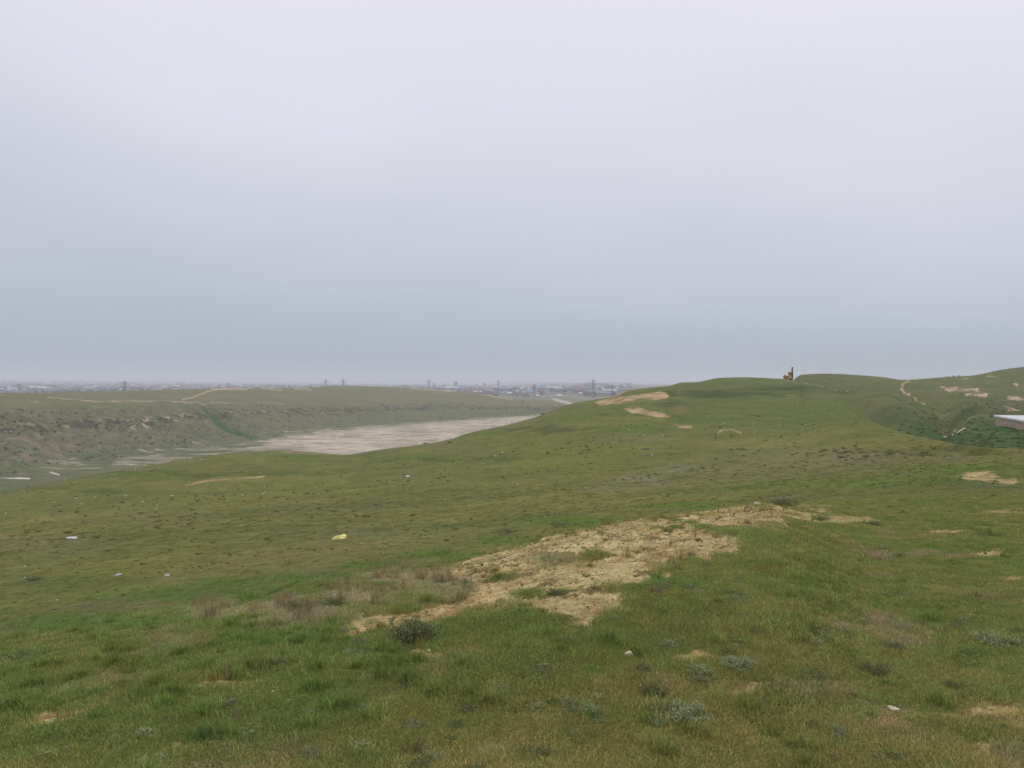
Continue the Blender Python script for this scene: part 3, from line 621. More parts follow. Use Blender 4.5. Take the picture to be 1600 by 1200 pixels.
def scatter(name, P, rot, scl, idx, tint):
    me = bpy.data.meshes.new(name); n = len(P)
    me.vertices.add(n); me.vertices.foreach_set('co', P.astype(np.float32).ravel())
    me.attributes.new('rz', 'FLOAT', 'POINT').data.foreach_set('value', rot.astype(np.float32))
    me.attributes.new('size', 'FLOAT', 'POINT').data.foreach_set('value', scl.astype(np.float32))
    me.attributes.new('pick', 'INT', 'POINT').data.foreach_set('value', idx.astype(np.int32))
    tc_ = np.ones((n, 4), np.float32); tc_[:, :3] = tint
    me.attributes.new('tint', 'FLOAT_COLOR', 'POINT').data.foreach_set('color', tc_.ravel())
    o = bpy.data.objects.new(name, me); link(o)
    g = bpy.data.node_groups.new('set_tufts', 'GeometryNodeTree')
    g.interface.new_socket('Geometry', in_out='INPUT', socket_type='NodeSocketGeometry'); g.interface.new_socket('Geometry', in_out='OUTPUT', socket_type='NodeSocketGeometry')
    gi = N(g, 'NodeGroupInput'); go = N(g, 'NodeGroupOutput'); ip = N(g, 'GeometryNodeInstanceOnPoints'); ci = N(g, 'GeometryNodeCollectionInfo')
    ci.inputs['Collection'].default_value = src; ci.inputs['Separate Children'].default_value = True; ci.inputs['Reset Children'].default_value = True
    def attr(nm, ty): a = N(g, 'GeometryNodeInputNamedAttribute', data_type=ty); a.inputs['Name'].default_value = nm; return a.outputs[0]
    cx = N(g, 'ShaderNodeCombineXYZ'); g.links.new(attr('rz', 'FLOAT'), cx.inputs[2])
    g.links.new(gi.outputs[0], ip.inputs['Points']); g.links.new(ci.outputs[0], ip.inputs['Instance']); ip.inputs['Pick Instance'].default_value = True
    g.links.new(attr('pick', 'INT'), ip.inputs['Instance Index']); g.links.new(cx.outputs[0], ip.inputs['Rotation']); g.links.new(attr('size', 'FLOAT'), ip.inputs['Scale'])
    g.links.new(ip.outputs[0], go.inputs[0])
    md = o.modifiers.new('tufts', 'NODES'); md.node_group = g
    return o
def grass():
    parts = []
    def ring(n, d0, d1, power, pmin=-180, pmax=1780):
        u = rng.uniform(0, 1, n); e = power + 1
        D = (d0**e + u * (d1**e - d0**e)) ** (1/e); px = rng.uniform(pmin, pmax, n); return px, D
    # turf close by
    px, D = ring(70000, 1.6, 26, 0.15); x, y, z, py, s, col, cov, d, bare, lush, dry = at(px, D)
    hn = fbm(x, y, .7, 3, 110)
    k = (rng.uniform(0, 1, len(px)) < cov * (1 - .45 * sstep(.0, .6, fbm(x, y, .9, 3, 111))) ) & (s < 4.2)
    idx = rng.integers(0, 4, len(px)); scl = rng.uniform(.75, 1.25, len(px)) * (1 + .5 * hn) * (1 + .25 * sstep(10, 24, D))
    tint = (col * .8 + .2 * col.mean(1, keepdims=True)) * 2.2 * [1.02, 1.0, 1.05] * rng.uniform(.8, 1.25, (len(px), 1)); tint[:, 0] *= rng.uniform(.85, 1.15, len(px))
    parts.append((np.stack([x, y, z], 1)[k], scl[k], idx[k], tint[k]))
    # taller clumps
    px, D = ring(9000, 2.2, 30, 0.3); x, y, z, py, s, col, cov, d, bare, lush, dry = at(px, D)
    tall = blob(px, py, [(60,1085,220,40,1.),(300,1040,200,35,.9),(450,990,110,22,1.),(560,1030,130,22,.8),(650,1100,260,50,.45),(900,1010,140,18,.6),(180,1000,200,18,.7),(1100,1150,200,50,.3),(700,935,60,14,1.),(1230,782,40,6,1.),(1040,912,35,8,.8),(250,1150,200,40,.4),(1545,835,60,8,.7)], x, y, .8, 112)
    pr = (.06 + .94 * tall + .5 * lush) * cov * (s < 4.2)
    k = rng.uniform(0, 1, len(px)) < pr
    parts.append((np.stack([x, y, z], 1)[k], rng.uniform(.6, 1.15, k.sum()), rng.integers(4, 7, k.sum()), ((col * .8 + .2 * col.mean(1, keepdims=True)) * 2.15 * rng.uniform(.75, 1.2, (len(px), 1)) * [.9, 1.0, .95])[k]))
    # dry straw
    px, D = ring(16000, 2.5, 30, 0.4); x, y, z, py, s, col, cov, d, bare, lush, dry = at(px, D)
    k = (rng.uniform(0, 1, len(px)) < (.012 + .6 * dry + .12 * (d > .3)) * np.maximum(cov, np.maximum(dry * .8, d))) & (s < 4)
    tn = C_DRY * rng.uniform(.7, 1.15, (len(px), 1)) * [1, .97, .9]
    parts.append((np.stack([x, y, z], 1)[k], (rng.uniform(.5, 1.0, len(px)) * (.35 + .65 * sstep(0, .3, dry)) * (1 - .55 * sstep(640, 740, px)))[k], rng.integers(7, 10, k.sum()), tn[k]))
    px, D = ring(9000, 4, 24, 0.3); x, y, z, py, s, col, cov, d, bare, lush, dry = at(px, D)
    k = (rng.uniform(0, 1, len(px)) < .5 * sstep(.0, .35, fbm(x, y, .6, 4, 160, .7))) & (d > .3) & (s < 2.3)
    parts.append((np.stack([x, y, z], 1)[k], rng.uniform(.35, .8, k.sum()), rng.integers(4, 10, k.sum()), (lerp(C_DRY * .8, C_OLIVE * 1.5, rng.uniform(0, 1, (len(px), 1))))[k]))
    # the long slope
    px, D = ring(42000, 17, 130, 0.1); x, y, z, py, s, col, cov, d, bare, lush, dry = at(px, D)
    k = (rng.uniform(0, 1, len(px)) < cov * sstep(120, 30, D) * .8) & (s > 2.8) & (s < 7)
    scl = rng.uniform(.4, .9, len(px)) * np.clip(D / 60, .6, 1.2)
    parts.append((np.stack([x, y, z], 1)[k], scl[k], rng.integers(10, 12, k.sum()), (col * 1.65 * rng.uniform(.8, 1.2, (len(px), 1)))[k]))
    P = np.vstack([p[0] for p in parts]); sc = np.concatenate([p[1] for p in parts]); ix = np.concatenate([p[2] for p in parts]); tn = np.vstack([p[3] for p in parts])
    o = scatter('grass', P, rng.uniform(0, 6.28, len(P)), sc, ix, tn); tag(o, 'short green and olive spring grass with straw tufts over the hillside', 'grass', kind='stuff')
grass()

# clods and pebbles on the bare patch
def rock_mesh(name, seed, mt, flat=.6, nseg=7, nring=4):
    r = np.random.default_rng(seed); V = [(0, 0, -flat * .6)]; Fc = []
    for i in range(1, nring):
        ph = math.pi * i / nring
        for j in range(nseg):
            a = 2*math.pi*j/nseg + .3*r.uniform(-1, 1); k = r.uniform(.75, 1.2)
            V.append((math.sin(ph)*math.cos(a)*k, math.sin(ph)*math.sin(a)*k*.8, -math.cos(ph)*flat*k))
    V.append((0, 0, flat * .9)); top = len(V)-1
    for j in range(nseg):
        Fc.append((0, 1+(j+1) % nseg, 1+j))
        for i in range(nring-2):
            a = 1+i*nseg; Fc.append((a+j, a+(j+1) % nseg, a+nseg+(j+1) % nseg, a+nseg+j))
        a = 1+(nring-2)*nseg; Fc.append((a+j, a+(j+1) % nseg, top))
    me = bpy.data.meshes.new(name); me.from_pydata(V, [], Fc); me.update(); me.materials.append(mt)
    c = np.ones((len(V), 4), np.float32); me.color_attributes.new('blade', 'FLOAT_COLOR', 'POINT').data.foreach_set('color', c.ravel())
    return me
MC = tint_mat('clods_of_earth', trans=0)
src_old = src; src = bpy.data.collections.new('clod_sources')
for i in range(4): src.objects.link(bpy.data.objects.new('clod_%d' % i, rock_mesh('clod_%d' % i, 70+i, MC)))
def clods():
    n = 60000; u = rng.uniform(0, 1, n); D = 3 + 19*u**.9; px = rng.uniform(-100, 1700, n)
    x, y, z, py, s, col, cov, d, bare, lush, dry = at(px, D)
    k = (rng.uniform(0, 1, n) < sstep(.3, .8, d)) & (s < 3)
    sc = rng.lognormal(math.log(.0075), .5, n) * (1 + .4 * fbm(x, y, .5, 2, 120)); sc = np.clip(sc, .003, .026) * np.clip(D / 9, .4, 1)
    tn = lerp(C_SAND, C_CLAY, rng.uniform(0, 1, (n, 1))) * rng.uniform(.55, 1.15, (n, 1))
    dk = rng.uniform(0, 1, n) < .1; tn[dk] = C_HUMUS
    o = scatter('gravel', (np.stack([x, y, z + sc*.15], 1))[k], rng.uniform(0, 6.28, k.sum()), sc[k], rng.integers(0, 4, k.sum()), tn[k])
    tag(o, 'crumbled sandy clods and pebbles over the bare patch', 'gravel', kind='stuff')
clods()

# ------------------------------------------------------------------ low grey wormwood shrubs near the camera
MTW = mat('dry_twigs', c3(92, 82, 60), .9, 60, 0)
def leafmat(name, col): return tint_mat(name, .25, .3, False, col)
M_GREY = leafmat('silvery_leaves', c3(160, 170, 126)); M_GREYG = leafmat('grey_green_leaves', c3(122, 138, 86)); M_DARK = leafmat('dark_grey_leaves', c3(118, 124, 84)); M_BROWN = leafmat('brown_dry_leaves', c3(118, 96, 68)); M_WEED = leafmat('dull_green_leaves', c3(88, 100, 54))
def shrub_proto(name, seed, ns, h, rad, ml, leaf, per):
    """unit shrub: stems fan out from the root and carry many small leaves"""
    r = np.random.default_rng(seed); st = MB(); pts = []
    for i in range(ns):
        a = r.uniform(0, 2*math.pi); o = math.sqrt(r.uniform(.02, 1)); H = h * r.uniform(.55, 1) * (1.05 - .4*o)
        p0 = np.array([.15*rad*math.cos(a)*o, .15*rad*math.sin(a)*o, -.03]); p2 = np.array([rad*o*math.cos(a), rad*o*math.sin(a), H]); p1 = (p0+p2)/2 + [0, 0, -.1*h*o] + r.normal(0, .05*rad, 3)
        st.bar(p0, p1, .014*rad, .009*rad, 3); st.bar(p1, p2, .009*rad, .004*rad, 3)
        for k in range(per):
            t = r.uniform(.25, 1.05); q = (p1 + (p2-p1)*(t*2-1)) if t > .5 else (p0 + (p1-p0)*t*2)
            pts.append(q + r.normal(0, .07*rad, 3)*[1, 1, .7])
    pts = np.array(pts); pts[:, 2] = np.maximum(pts[:, 2], .01); n = len(pts)
    d = r.normal(0, 1, (n, 3)); d[:, 2] = np.abs(d[:, 2]) + .3; d /= np.linalg.norm(d, axis=1)[:, None]
    u = np.cross(d, r.normal(0, 1, (n, 3))); u /= np.linalg.norm(u, axis=1)[:, None]
    l = leaf * r.uniform(.6, 1.3, (n, 1)); V = np.stack([pts, pts + d*l*.5 + u*l*.2, pts + d*l, pts + d*l*.5 - u*l*.2], 1).reshape(-1, 3)
    root = empty(name)
    s_ = st.build('stems', MTW, root)
    f = mesh_obj('foliage', V, [(4*i, 4*i+1, 4*i+2, 4*i+3) for i in range(n)], ml, root)
    c = np.ones((n, 4, 4), np.float32); c[:, :, :3] = r.uniform(.55, 1.4, (n, 1, 1))
    f.data.color_attributes.new('blade', 'FLOAT_COLOR', 'POINT').data.foreach_set('color', c.ravel())
    KIDS[root.name] = [s_, f]
    return root
protos = {}
def shrub(kind, px, py, wpx, label, group, smin=1, smax=2.2, hs=1.0, name='shrub', cat='shrub'):
    """wpx: width in the picture, turned to metres at the shrub's own distance"""
    D = find(px, py, smin, smax); x, y, z = [float(v[0]) for v in at([px], [D])[:3]]
    w = wpx / F * D
    i = random.randrange(3); key = (kind, i)
    if key not in protos:
        cfg = {'silver': (M_GREY, 46, .62, .10, 26), 'greygreen': (M_GREYG, 46, .5, .10, 26), 'dark': (M_DARK, 52, .6, .085, 28), 'brown': (M_BROWN, 30, .9, .10, 14), 'weed': (M_WEED, 24, .7, .14, 14)}[kind]
        r = shrub_proto(name, hash((kind == 'silver', i, len(kind))) % 999 + i, cfg[1], cfg[2], 1.0, cfg[0], cfg[3], cfg[4])
        protos[key] = r; r.name = name; o = r; r['category'] = cat; r['label'] = label
        KIDS[r.name] = KIDS.get(r.name) or [c for c in r.children]
        o.location = (x, y, z); o.rotation_euler = (0, 0, random.uniform(0, 6)); o.scale = (w/2, w/2, w/2*hs)
        if group: o['group'] = group
        return o
    return dup(protos[key], (x, y, z), random.uniform(0, 6), (w/2, w/2, w/2*hs), label, group, cat)
G1 = 'grey wormwood shrubs in the near turf'
near_shrubs = [
 ('dark', 640, 1000, 90, 'largest dark grey twiggy shrub, below the left tail of the bare sandy patch', .8),
 ('dark', 1022, 1085, 52, 'dark grey rounded shrub left of the pale leafy one, low centre right', .9),
 ('silver', 1068, 1125, 84, 'pale silvery shrub with upright tips just below the dark rounded one', .75),
 ('silver', 1030, 1135, 30, 'small silvery shrub with rusty base beside the broad pale shrub', 1.2),
 ('silver', 1095, 1050, 40, 'flat silver shrub left of a pair of grey ones in the lower turf', .6),
 ('silver', 1155, 1045, 54, 'spreading silvery grey shrub just above a small stony bare spot', .7),
 ('greygreen', 1265, 1055, 62, 'grey-green shrub spread flat between two bushier grey ones', .5),
 ('dark', 1368, 1055, 50, 'dense round grey bush with dark underside in the right turf', .9),
 ('dark', 1400, 1018, 40, 'flat grey-green shrub up the slope from the dense round bush', .6),
 ('dark', 1492, 1080, 34, 'small dark grey twiggy shrub standing alone in the right turf', .9),
 ('silver', 1555, 1005, 66, 'broad silvery shrub near the frame edge beside a smaller grey one', .6),
 ('greygreen', 1525, 1028, 56, 'low grey-green shrub just below the broad silvery one', .45),
 ('dark', 1405, 932, 26, 'small grey shrub alone in the middle of the right turf', .7),
 ('silver', 1308, 1142, 24, 'thin silvery sprig standing in the lowest right turf', 1.3),
 ('silver', 675, 1185, 34, 'silvery leafy sprig at the bottom edge below the turf hump', 1.2),
 ('greygreen', 710, 1030, 22, 'narrow blue-green sprig right of the largest dark shrub', 1.5),
 ('silver', 248, 1014, 38, 'pale grey shrub in the long grass left of the straw tufts', .7),
 ('greygreen', 40, 1030, 80, 'blue-grey low shrub mass at the left edge under the bright grass', .4),
 ('dark', 868, 930, 34, 'small dark shrub on the lower edge of the bare sandy patch', .7),
 ('dark', 1365, 822, 36, 'grey shrub beyond the right end of the bare sandy patch', .55),
 ('dark', 1280, 812, 26, 'low grey shrub touching the right end of the bare patch', .6),
 ('greygreen', 1545, 836, 44, 'dark green low bush in the far right turf', .5),
 ('dark', 1225, 790, 50, 'dark bushy clump behind the top corner of the bare patch', .6),
 ('greygreen', 1560, 950, 50, 'faint grey-green shrub by the right frame edge, higher up', .35),
 ('greygreen', 1145, 1112, 40, 'grey-green shrub low in the turf right of the palest shrub', .5),
 ('dark', 1250, 1000, 44, 'flat grey shrub patch above the middle right turf', .4),
 ('dark', 1270, 1130, 34, 'faint grey tuft of twigs near the thin silvery sprig', .6),
 ('dark', 470, 955, 60, 'purplish grey dry shrub among the straw tufts on the rim', .6),
 ('dark', 520, 945, 44, 'small dry grey shrub right of the purplish one on the rim', .6),
 ('brown', 640, 1170, 46, 'reddish brown dry shrub at the lower edge of the frame', .8),
]
for kd, px, py, w, lb, hs in near_shrubs: shrub(kd, px, py, w*1.15, lb, G1, 1, 2.15, hs*1.35)
# dark and dry shrubs on the long slope
mid_named = [(55,908,34,'dark','dark double-lobed shrub on the left slope above the bright grass',.6),(150,842,18,'brown','dry brown shrub just above the long white scrap',1.),(878,822,60,'dark','grey shrub patch just behind the crest of the bare sandy rim',.35),(800,832,60,'dark','grey dry shrub spread left of the patch behind the sandy rim',.3),(1240,733,10,'brown','brown shrub alone on the slope under the brown thicket',.9),(878,700,6,'dark','tiny upright dark bush on the yellow-green slope',1.8),(665,694,12,'dark','small dark bush on the edge of the slope against the dry floor',.7),(848,648,14,'dark','dark bush on the slope edge at the narrow end of the dry floor',.6),(1185,646,18,'dark','flat dark bush patch on the broad green slope under the hump',.4)]
for px, py, w, kd, lb, hs in mid_named: shrub(kd, px, py, w, lb, None, 2.6, 7, hs)
GM = 'small dark shrubs dotted over the long slope'
clusters = [(80,840,90,18,22),(230,805,90,20,22),(180,862,120,16,12),(450,775,110,22,22),(560,800,120,20,14),(330,860,160,18,12),(700,745,90,20,12),(880,712,60,28,20),(930,705,50,16,12),(980,690,40,12,10),(800,700,60,14,8),(1050,722,60,18,8),(1150,715,70,22,10),(1220,700,60,12,8),(650,830,130,18,10),(1120,672,60,10,8),(1240,660,60,12,8),(1330,690,50,8,6)]
for cx, cy, rx, ry, n in clusters:
    for i in range(int(n*.62)):
        px = cx + random.gauss(0, .5)*rx; py = cy + random.gauss(0, .5)*ry
        if px < 5 or px > 1590: continue
        shrub(random.choice(['brown', 'dark', 'weed', 'weed']), px, py, random.uniform(5, 11) * (1 + max(0, (py-760)/160)) , 'small dark shrub dotted among many on the long slope', GM, 3.6, 6.9, random.uniform(.5, .9))
GB = 'brown brush thicket across the slope'
for i in range(36):
    px = random.uniform(1262, 1465); py = 709 + random.gauss(0, 4.5) - (px-1262)*.008
    shrub(random.choice(['brown', 'brown', 'dark']), px, py, random.uniform(9, 17), 'brown dry bush in the brush thicket across the right slope', GB, 3.6, 6.9, random.uniform(.5, .9))
GC = 'brush along the gully edge'
for i in range(26):
    px = random.uniform(1380, 1598); py = 707 + random.gauss(0, 4) + (1600-px)*.045*random.random()
    shrub(random.choice(['brown', 'dark', 'dark']), px, py, random.uniform(9, 18), 'grey-brown low bush along the near edge of the gully', GC, 3.6, 6.9, random.uniform(.3, .6))
GD = 'dark green bushes filling the gully'
for i in range(44):
    px = random.uniform(1445, 1610); py = random.uniform(672, 702)
    if py > 690 and px < 1500: continue
    shrub(random.choice(['weed', 'weed', 'greygreen']), px, py, random.uniform(7, 15), 'dark green bush in the gully below the low building', GD, 7.9, 10, random.uniform(.35, .6))

src = bpy.data.collections.new('weed_sources')
for i, (mm, cc) in enumerate(((M_WEED, 14), (M_BROWN, 14), (M_DARK, 20))):
    rr = np.random.default_rng(300+i); V = []; Fc = []; cl = []
    for j in range(170):
        a = rr.uniform(0, 6.28); q = rr.uniform(0, 1)**.6; p = np.array([q*math.cos(a), q*math.sin(a), rr.uniform(0, .8)*(1-.6*q)]); dd = rr.normal(0, 1, 3); dd /= np.linalg.norm(dd); uu = np.cross(dd, rr.normal(0, 1, 3)); uu /= np.linalg.norm(uu)
        V += [p, p+dd*.16+uu*.07, p+dd*.32, p+dd*.16-uu*.07]; Fc.append((4*j, 4*j+1, 4*j+2, 4*j+3)); cl += [rr.uniform(.6, 1.4)]*4
    me = bpy.data.meshes.new('weed'); me.from_pydata([tuple(v) for v in V], [], Fc); me.update(); me.materials.append(MG)
    ca = np.ones((len(V), 4), np.float32); ca[:, :3] = np.array(cl)[:, None]; me.color_attributes.new('blade', 'FLOAT_COLOR', 'POINT').data.foreach_set('color', ca.ravel())
    src.objects.link(bpy.data.objects.new('weed_%d' % i, me))
def weeds():
    n = 13000; px = rng.uniform(-60, 1680, n); D = 24 * (490/24)**rng.uniform(0, 1, n)
    x, y, z, py, s, col, cov, d, bare, lush, dry = at(px, D)
    cl = fbm(x, y + .3*x, 12, 4, 150, .65)
    mid = (s > 3.3) & (s < 6.95); gul = (s > 7.5) & (s < 12.05) & (px > 1300)
    k = (mid & (rng.uniform(0, 1, n) < .08 + .6*sstep(.1, .45, cl)) & (bare < .3)) | (gul & (rng.uniform(0, 1, n) < np.where(s < 10.6, .9 * (px > 1400), .5 * sstep(-.1, .3, cl))))
    tn = np.where(gul[:, None], c3(100, 114, 70), lerp(c3(122, 108, 74), c3(108, 112, 70), rng.uniform(0, 1, (n, 1)))) * rng.uniform(.8, 1.3, (n, 1))
    sc = rng.uniform(.04, .13, n) * np.clip(D/45, .7, 2.2) * np.where(gul, 1.6, 1)
    o = scatter('undergrowth', np.stack([x, y, z], 1)[k], rng.uniform(0, 6.28, k.sum()), sc[k], rng.integers(0, 3, k.sum()), tn[k])
    tag(o, 'countless low weeds dotting the slope and gully', 'weeds', kind='stuff')
    n = 5200; px = rng.uniform(-150, 1750, n); D = 2.6 + 24*rng.uniform(0, 1, n)**1.2
    x, y, z, py, s, col, cov, d, bare, lush, dry = at(px, D)
    k = (rng.uniform(0, 1, n) < .2 + .9 * sstep(0, .4, fbm(x, y, 1.4, 3, 152))) & (s < 3.3) & ((d < .3) | (rng.uniform(0, 1, n) < .3))
    tn = lerp(c3(146, 146, 112), c3(96, 122, 62), rng.uniform(0, 1, (n, 1))**1.5) * rng.uniform(.7, 1.5, (n, 1))
    o = scatter('weeds', np.stack([x, y, z], 1)[k], rng.uniform(0, 6.28, k.sum()), rng.uniform(.02, .055, n)[k], rng.integers(0, 3, k.sum()), tn[k])
    tag(o, 'small broad-leaved weeds mixed through the near turf', 'weeds', kind='stuff')
    # scrubby growth over the far bank
    n = 9000; px = rng.uniform(-40, 900, n); u = rng.uniform(10.0, 13.0, n); Dk, _ = knots(px); kk = u.astype(int); kk = np.minimum(kk, K-2); D = np.exp(np.log(Dk[np.arange(n), kk])*(1-(u-kk)) + np.log(Dk[np.arange(n), kk+1])*(u-kk))
    x, y, z, py, s, col, cov, d, bare, lush, dry = at(px, D)
    band = np.interp(px, [0, 130, 230, 300, 400, 500, 600, 700, 800, 860], [672, 662, 655, 648, 642, 640, 637, 633, 636, 638])
    k = rng.uniform(0, 1, n) < .12 * (u < 11.8) + .8*np.exp(-((py-band)/9)**2) * sstep(-.2, .3, fbm(x, y, 25, 3, 151))
    tn = lerp(c3(122, 108, 90), c3(106, 110, 86), rng.uniform(0, 1, (n, 1))) * rng.uniform(.8, 1.2, (n, 1))
    o = scatter('scrub', np.stack([x, y, z], 1)[k], rng.uniform(0, 6.28, k.sum()), (rng.uniform(.3, 1.1, n))[k], rng.integers(0, 3, k.sum()), tn[k])
    tag(o, 'dark scrub along the broken bank across the valley', 'scrub', kind='stuff')
weeds()

# ------------------------------------------------------------------ litter, stones
def scrap_mesh(seed, crumple):
    r = np.random.default_rng(seed); n = 7; V = []; Fc = []
    for layer in (0, 1):
        for i in range(n):
            for j in range(n):
                u, v = i/(n-1)-.5, j/(n-1)-.5; k = 1 + .35*r.uniform(-1, 1)
                V.append((u*2*k*(1-.5*v*v*4*.6), v*1.3*k, (crumple*(r.uniform(.1, 1) * (1-2*max(abs(u), abs(v)))) + .04) * (1 if layer == 0 else .2)))
    for l in (0, 1):
        for i in range(n-1):
            for j in range(n-1):
                a = l*n*n + i*n+j; f = (a, a+n, a+n+1, a+1); Fc.append(f if l == 0 else f[::-1])
    return V, Fc
M_WH = mat('white_plastic', (.6, .6, .57), .5, 30, .2, spec=.4); M_YE = mat('yellow_plastic', (.74, .67, .22), .5, 20, .2, spec=.4)
M_GRY = mat('grey_plastic', (.42, .44, .47), .5, 20, .2, spec=.4); M_ST = mat('pale_stone', (.55, .48, .36), .95, 40, .6)
lit_src = [mesh_obj('plastic_scrap', *scrap_mesh(80+i, .5 + .3*i), M_WH) for i in range(3)]
used = set()
def litter(px, py, w, label, group=None, mt=None, smin=2.6, smax=7.2, hs=1.0, name=None, cat='litter'):
    D = find(px, py, smin, smax); x, y, z = [float(v[0]) for v in at([px], [D])[:3]]; sc = w/F*D/2
    i = random.randrange(3)
    if mt is None and name is None:
        o = lit_src[i] if i not in used else lit_src[i].copy()
        if i in used: link(o)
        used.add(i)
    else:
        o = mesh_obj(name or 'plastic_bag', *scrap_mesh(random.randrange(999), .8), mt)
    o.location = (x, y, z + sc*.12 + .02*max(1, D/60)); o.rotation_euler = (random.uniform(.1, .45), random.uniform(-.2, .2), random.uniform(-.5, .5)); o.scale = (sc, sc, sc*hs)
    tag(o, label, cat, group); return o
litter(530, 843, 19, 'crumpled pale yellow plastic bag lying on the slope behind the rim', mt=M_YE, hs=.7, name='plastic_bag')
litter(111, 843, 13, 'long flat white plastic scrap on the left slope', mt=M_WH, hs=.5, name='plastic_bag')
litter(183, 901, 11, 'grey-white torn bag on the yellowish left slope', mt=M_GRY, hs=.8, name='plastic_bag')
litter(260, 900, 7, 'small cream scrap right of the grey-white torn bag', mt=M_WH, hs=.8, name='plastic_scrap')
litter(637, 739, 6, 'bright white lump on the slope below the dry floor', mt=M_WH, name='plastic_bag')
GL = 'white scraps of litter over the long slope'
spots = [(268,774,6),(147,770,4),(196,771,5),(118,774,6),(222,780,5),(245,789,4),(243,794,4),(8,804,4),(84,785,4),(126,786,4),(330,768,5),(358,766,4),(378,770,5),(410,767,4),(413,754,4),(313,718,4),(211,733,4),(217,732,3),(229,731,3),(385,733,3),(405,736,3),(377,822,4),(516,804,4),(695,780,4),(609,751,4),(493,754,4),(413,765,4),(550,714,3),(661,702,3),(690,719,4),(705,726,4),(755,722,4),(773,713,4),(760,714,3),(785,707,5),(809,757,4),(820,757,4),(775,777,3),(592,843,3),(565,850,4),(1000,701,4),(1019,711,5),(1020,703,3),(1006,680,4),(1010,688,3),(1037,684,4),(1132,660,4),(1177,663,3),(1179,678,4),(1147,688,4),(1205,689,4),(1233,694,5),(1316,718,4),(983,671,3),(974,667,3),(1034,674,3),(100,724,3),(38,884,4),(87,938,4),(118,882,3),(37,904,4),(97,900,3),(512,733,3),(534,745,3),(560,728,3),(1230,620,3),(1246,633,3),(1312,620,3),(1259,660,3),(960,690,3),(870,655,3),(742,840,3),(628,812,3)]
for px, py, w in spots:
    litter(px, py, w*.62, 'tiny white scrap of litter scattered on the green slope', GL)
litter(1218, 863-6, 3, 'tiny white scrap on the right turf near the bare patch', None, M_WH, 1, 2.2, name='plastic_scrap')
def stone(px, py, w, label, smin=1, smax=2.2, hs=1, group=None):
    D = find(px, py, smin, smax); x, y, z = [float(v[0]) for v in at([px], [D])[:3]]; sc = w/F*D/2
    o = bpy.data.objects.new('stone', rock_mesh('stone', random.randrange(999), M_ST, .6, 9, 6)); link(o)
    o.location = (x, y, z + sc*.3); o.scale = (sc, sc*.8, sc*hs); o.rotation_euler = (0, 0, random.uniform(0, 6)); return tag(o, label, 'stone', group)
stone(983, 1024, 15, 'cream stone the size of a fist in the centre turf')
stone(670, 1016, 7, 'small tan stone at the bare spot below the dark shrub')
stone(1398, 1110, 20, 'flat whitish stone half sunk in the lower right turf', hs=.4)
stone(640, 1020, 7, 'little brown-grey stone left of the small tan one')
stone(425, 1088, 8, 'small whitish stone in the left turf among dry weeds', hs=1.3)
stone(848, 1197, 9, 'pale stone at the very bottom edge of the frame')
stone(787, 877, 9, 'dark brown clod on the upper left of the bare patch')
stone(1183, 786, 16, 'tan hump of clay on the top corner of the bare patch', hs=.6)

# ------------------------------------------------------------------ low building by the gully
M_WALL = mat('weathered_block_wall', c3(182, 162, 142), .95, 1.2, .3, var=.18); M_ROOF = mat('white_sheet_roof', (.66, .66, .67), .6, .5, 0, var=.08); M_METAL = mat('grey_steel', (.16, .17, .19), .6, 3, 0)
def building():
    A = np.array([(1556-800)/F*128, 128.]); za = float(wy(651.5))*128
    B = np.array([(1640-800)/F*103, 103.])
    e = (B-A)/np.linalg.norm(B-A); nrm = np.array([-e[1], e[0]]); nrm = nrm if nrm[1] > 0 else -nrm
    Lg = 46; Dp = 30; zt = za; zb = zt - 3.2
    rz = math.atan2(e[1], e[0]); r = empty('low_building', (A[0], A[1], zb), rz); H = zt-zb
    tag(r, 'long low block building with flat white roof beyond the gully', 'building')
    m = MB(); m.box(0, Lg, 0, Dp, -1.5, H); m.build('wall', M_WALL, r)
    m = MB(); m.box(-.25, Lg+.25, -.25, Dp+.25, H+.003, H+.28)
    rf = m.build('roof', M_ROOF, r)
    m = MB()
    for i in range(16): m.box(i*3+.0, i*3+.06, -.2, Dp+.2, H+.283, H+.33)
    m.build('roof_seam', M_ROOF, rf)
building()

